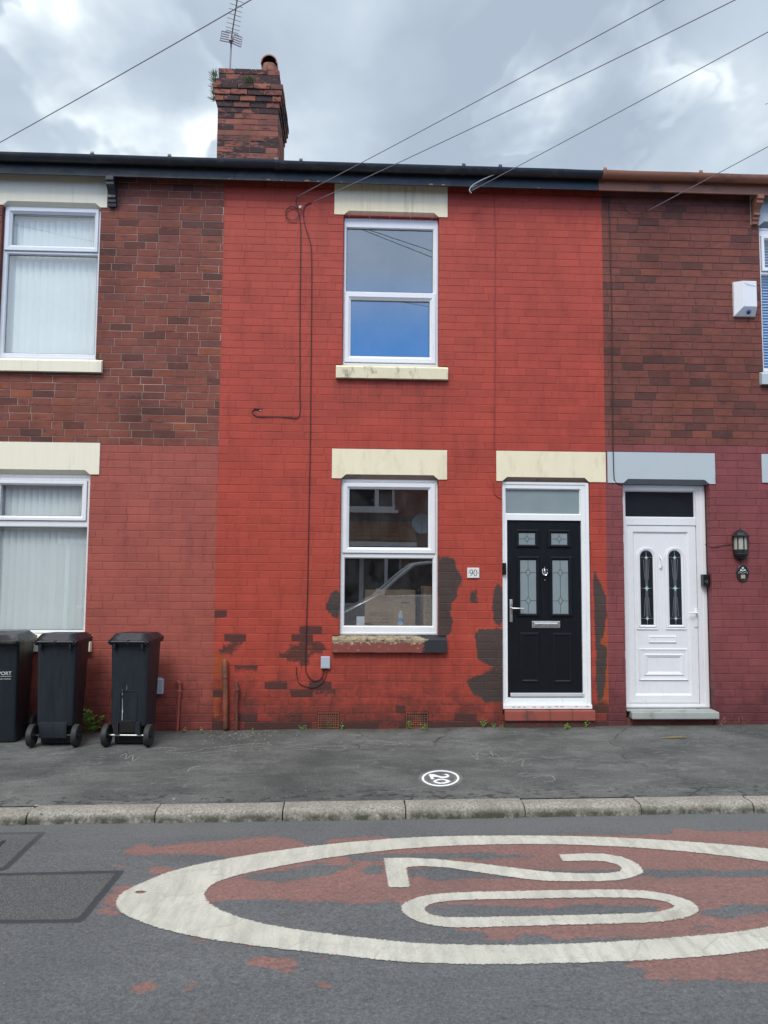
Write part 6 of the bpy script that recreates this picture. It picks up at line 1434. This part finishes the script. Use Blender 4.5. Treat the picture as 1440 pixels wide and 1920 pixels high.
wheelie_bin('dark wheelie bin in the middle, its plain back and two wheels towards the road', bin_at(98, 1402, .22), R(1), w=.385, wb=.34, dep=.44, apron=True, H=1.06)
wheelie_bin('dark wheelie bin cut by the left edge, its printed front towards the road', bin_at(-17, 1397, .22), R(180+4), w=.43, wb=.39, dep=.5, txt=True, H=1.05)
# ------------------------------------------------------------------ overhead lines
QP = Vector((12.5, -11.9, 7.9))
def overhead(P0, E, lab, r=.0045, mat='wire', q=QP, y=-.02, grp='overhead lines from the street pole'):
    P0 = Vector((W(*P0, y)[0], y, W(*P0, y)[1])) if len(P0) == 2 else Vector(P0)
    d = ray(*E); n_ = Vector((q.y-P0.y, -(q.x-P0.x), 0)); tt = n_.dot(P0-CAMP)/n_.dot(d); X = CAMP+d*tt
    u = (X-P0).to_2d().length/(q-P0).to_2d().length; zl = P0.z+(q.z-P0.z)*u; s_ = (zl-X.z)/(4*u*(1-u))
    print('wire', lab[:30], 'u %.2f sag %.2f' % (u, s_))
    pts = [P0.lerp(q, k/40)-Vector((0, 0, 4*s_*(k/40)*(1-k/40))) for k in range(41)]
    mb = MB(); mb.tube(pts, r, 6); one(mb, 'overhead_line', MT[mat], lab, 'overhead line', grp, True)
overhead((588, 378), (1378, 0), 'overhead line ending at the hook on the red wall, lower of the close pair', q=QP-Vector((0, 0, .25)))
overhead((556, 369), (1245, 0), 'overhead line reaching the red wall above the coiled cable, upper of the close pair')
overhead((884, 358), (1440, 60), 'overhead line running down to the clamp on the black fascia', y=-.215)
overhead((1215, 395), (1440, 275), 'overhead line ending on the brown brick under the terracotta gutter', y=-.03)
overhead((-150, 349), (470, 0), 'overhead line crossing the sky left of the chimney and aerial', y=-.2)
cable('lead_in_cable', pts_on([(1165, 378), (1172, 392), (1182, 402), (1192, 402), (1204, 400), (1215, 395)], -.03), .004, 'cable', 'drooping cable end below the terracotta gutter')
cable('lead_in_cable', pts_on([(945, 320), (915, 332), (890, 344), (881, 352), (880, 358), (884, 362)], -.23), .0055, 'wiregrey', 'pale hooked cable end over the black gutter')
PO = thing('telegraph_pole', 'brown wooden telegraph pole across the road carrying the overhead lines', 'pole', (QP.x, QP.y, -.1), world=True)
mb = MB(); mb.tube([(QP.x, QP.y, -.3), (QP.x, QP.y, 8.3)], [.14, .10], 14); mb.build('pole_shaft', MT['floorin'], PO, True)
mb = MB(); mb.tube([(QP.x-.2, QP.y, 7.9), (QP.x+.2, QP.y, 7.9)], .03, 8); mb.build('cross_arm', MT['alu'], PO)

# ------------------------------------------------------------------ the other side of the street, which the panes reflect
OY = -13.2
zo_ = zroad(0, -11.3)
mb = MB(); mb.box(-60, 60, OY-.5, -11.35, zo_-.6, zo_+.10, 0, .0); tag(mb.build('opposite_pavement', MT['pave']), kind='structure')
def WO(px, py, y=OY): return W(px, py, -y)
def tb():
    m, t = newmat('opposite_brickwork'); p = t.obj(); mp = t.add('ShaderNodeMapping'); t.put(mp.inputs[0], p); mp.inputs['Rotation'].default_value = (R(90), 0, 0)
    b = t.add('ShaderNodeTexBrick'); t.put(b.inputs['Vector'], mp.outputs[0]); b.inputs['Scale'].default_value = 1; b.inputs['Brick Width'].default_value = .24; b.inputs['Row Height'].default_value = .086; b.inputs['Mortar Size'].default_value = .007
    b.inputs['Color1'].default_value = (.28, .09, .06, 1); b.inputs['Color2'].default_value = (.17, .06, .045, 1); b.inputs['Mortar'].default_value = (.22, .18, .15, 1); t.put(t.b.inputs['Base Color'], b.outputs[0]); t.b.inputs['Roughness'].default_value = .9; return m
MT['tbrick'] = tb()
base = zo_+.10
for hx0, hx1, nm in ((-16, -8.0, 0), (-8.0, -1.6, 1), (-1.6, 4.8, 2), (4.8, 11.2, 3), (11.2, 18, 4)):
    OH = thing('opposite_house', ('dark brick house across the road, far left along the row', 'dark brick house across the road, left of the one facing the red house', 'dark brick house across the road facing the red house', 'dark brick house across the road, right of the one facing the red house', 'dark brick house across the road, far right along the row')[nm], 'house', ((hx0+hx1)/2, OY, base), world=True, group='houses across the road')
    ww = WO(742, 900)[0] if nm == 2 else hx0+2.6; wu = (ww-2.0, ww, WO(700, 955)[1], 5.0); gw = (ww-2.1, ww+.2, base+.75, base+2.35); dr = (hx0+4.4, hx0+5.4, base+.1, base+2.5)
    mb = MB()
    for r in subtract((hx0, hx1, base-.1, 5.5), [wu, gw, dr]): mb.box(r[0], r[1], OY-.2, OY, r[2], r[3])
    mb.build('wall', MT['tbrick'], OH)
    mb = MB(); mb.box(hx0+.01, hx1-.01, OY-4, OY-.6, base, 5.4); mb.build('interior', MT['soffit'], OH)
    mb = MB(); mb.prism([(OY+.3, 5.5), (OY-3.2, 7.2), (OY-6.7, 5.5)], hx0, hx1, 0, 'yz'); mb.build('roof', MT['slate'], OH)
    for r_, mu in ((wu, .74), (gw, .5)):
        mb = MB(); x0, x1, z0, z1 = r_; mid = x0+(x1-x0)*mu
        for q in ((x0, x0+.07, z0, z1), (x1-.07, x1, z0, z1), (x0+.07, x1-.07, z1-.07, z1), (x0+.07, x1-.07, z0, z0+.09), (mid-.06, mid+.06, z0+.09, z1-.07)): mb.box(q[0], q[1], OY-.12, OY-.05, q[2], q[3])
        mb.box(x0-.06, x1+.08, OY-.05, OY+.08, z0-.09, z0-.004); wn = mb.build('window', MT['upvc'], OH)
        mb = MB(); mb.box(x0+.07, x1-.07, OY-.10, OY-.09, z0+.09, z1-.07); mb.build('pane', MT['darkglass'], wn)
    mb = MB(); mb.box(dr[0], dr[1], OY-.12, OY-.06, dr[2], dr[3], 0, .01); mb.build('door', MT['upvc'], OH)
    # lean-to tiled canopy
    cx1_ = WO(776, 990)[0] if nm == 2 else ww+.5; zt2 = WO(700, 978)[1]; mb = MB(); i = 0
    for k in range(5):
        ya, yb_ = OY+.02+k*.2, OY+.02+(k+1)*.2+.03; za, zb_ = zt2-k*.115, zt2-(k+1)*.115
        nX = int((cx1_-(ww-2.4))/.25)
        for j in range(nX):
            xa = cx1_-(j+1)*.25; i = mb.vs([(xa, ya, za+.025), (xa+.06, ya, za+.05), (xa+.25, ya, za+.025), (xa, yb_, zb_+.03), (xa+.06, yb_, zb_+.055), (xa+.25, yb_, zb_+.03), (xa, yb_, zb_-.01), (xa+.25, yb_, zb_-.01)])
            for f in ((0,3,4,1),(1,4,5,2),(3,6,7,5,4)): mb.face([i+q for q in f])
    mb.build('canopy_tiles', MT['rooftile'], OH, normals=False)
    mb = MB(); mb.box(ww-2.4, cx1_+.1, OY+.002, OY+.05, zt2+.03, zt2+.16); mb.build('lead_flashing', MT['slate'], OH)
    mb = MB(); mb.box(ww-2.4, cx1_, OY+.99, OY+1.05, zt2-.72, zt2-.6); mb.build('canopy_fascia', MT['upvc'], OH)
    for xx in (ww-.35, ww-2.2): mb = MB(); mb.box(xx, xx+.09, OY+.9, OY+.98, base, zt2-.6); mb.build('canopy_post', MT['upvc'], OH)
    mb = MB(); mb.box(hx0+.01, hx1-.01, OY+.1, OY+.22, 5.38, 5.5); mb.build('gutter', MT['black'], OH)
    if nm == 2:
        dx_, dz_ = WO(789, 982); D_ = thing('satellite_dish', 'grey round satellite dish on the dark brick house across the road', 'satellite dish', (dx_, OY+.3, dz_), world=True)
        mb = MB(); mb.lathe([(0, OY+.26), (.15, OY+.29), (.25, OY+.35), (.27, OY+.37)], dx_, 0, 24, 0, 'y', cz=dz_); mb.build('reflector', MT['greybox'], D_, True)
        mb = MB(); mb.tube([(dx_, OY, dz_-.1), (dx_, OY+.27, dz_)], .02, 8); mb.tube([(dx_, OY+.3, dz_-.27), (dx_, OY+.62, dz_-.02)], .012, 6); mb.build('arm', MT['alu'], D_)
# parked car, mirrored in the pane
def car():
    y0, y1 = -11.15, -9.45; zc_ = zroad(2, -10.3)
    X = lambda px, py: WO(px, py, y0 if False else y1)
    nose = WO(640, 1170, y1)[0]-.15; bw = WO(705, 1118, y1)[0]; rt = WO(778, 1060, y1)[0]; top = WO(800, 1056, y1)[1]; bz = WO(700, 1120, y1)[1]
    A = thing('parked_car', 'silver parked people carrier across the road, seen mirrored in the ground floor window', 'car', (nose+2.1, -10.3, zc_), world=True)
    lo = [(nose, zc_+.30), (nose-.04, zc_+.5), (nose+.02, zc_+.72), (nose+.25, zc_+.86), (bw, bz), (bw+.9, bz+.02), (bw+2.6, bz+.04), (bw+3.2, bz), (bw+3.35, zc_+.6), (bw+3.3, zc_+.3)]
    prof_up = [(bw-.02, bz-.02), (rt, top-.06), (rt+.35, top), (rt+1.6, top-.02), (rt+2.1, top-.12), (bw+3.2, bz)]
    mb = MB(); n = len(lo)
    i = len(mb.v); ym = (y0+y1)/2; hw = (y1-y0)/2
    secs = [(-1, .0), (-.96, .03), (.96, .03), (1, .0)]
    for s_, up in secs: mb.v += [(x, ym+hw*s_, z+(up if k in (2, 3, 4, 5, 6, 7) else 0)) for k, (x, z) in enumerate(lo)]
    for k in range(3):
        for j in range(n): mb.face((i+k*n+j, i+k*n+(j+1) % n, i+(k+1)*n+(j+1) % n, i+(k+1)*n+j))
    mb.face(range(i, i+n)); mb.face(range(i+3*n, i+4*n)); mb.build('body', MT['carpaint'], A, True)
    mb = MB(); m_ = len(prof_up); i = len(mb.v)
    for s_ in (-1, 1): mb.v += [(x, ym+s_*(hw*.97 if k in (0, 5) else hw*.80), z) for k, (x, z) in enumerate(prof_up)]
    mb.face(range(i, i+m_)); mb.face(range(i+m_, i+2*m_))
    for j in range(m_-1): mb.face((i+j, i+j+1, i+m_+j+1, i+m_+j), 0 if j in (0, 4) else 1)
    mb.build('cabin_glass', [MT['carglass'], MT['carpaint']], A)
    mb = MB()
    for s_ in (-1, 1):
        P = [Vector((x, ym+s_*((hw*.97 if k in (0, 5) else hw*.80)+.004), z)) for k, (x, z) in enumerate(prof_up)]
        mb.tube([P[0], P[0].lerp(P[1], .6)+Vector((0, 0, .03)), P[1]+Vector((.02, 0, .02)), P[2], P[3], P[4], P[5]], .042, 8)
        mb.tube([Vector((rt+1.0, ym+s_*hw*.82, top-.02)), Vector((bw+1.35, ym+s_*hw*.98, bz))], .035, 6)
    mb.build('pillars', MT['carpaint'], A, True)
    for xx in (nose+.75, nose+3.45):
        for s_ in (-1, 1):
            mb = MB(); c = ym+s_*(hw-.08); mb.lathe([(0, c-.09), (.2, c-.095), (.31, c-.09), (.32, c), (.31, c+.09), (.2, c+.095), (0, c+.09)], xx, 0, 28, 0, 'y', cz=zc_+.32); mb.build('wheel', MT['tyre'], A, True)
    for s_ in (-1, 1): mb = MB(); c = ym+s_*(hw*.72); mb.box(nose-.03, nose+.28, c-.14, c+.14, zc_+.60, zc_+.78, 0, .05); mb.build('headlight', MT['bevelg'], A, True)
    for s_ in (-1, 1): mb = MB(); c = ym+s_*(hw+.09); mb.box(bw+.05, bw+.2, c-.09, c+.09, bz+.02, bz+.17, 0, .04); mb.build('wing_mirror', MT['carpaint'], A, True)
car()
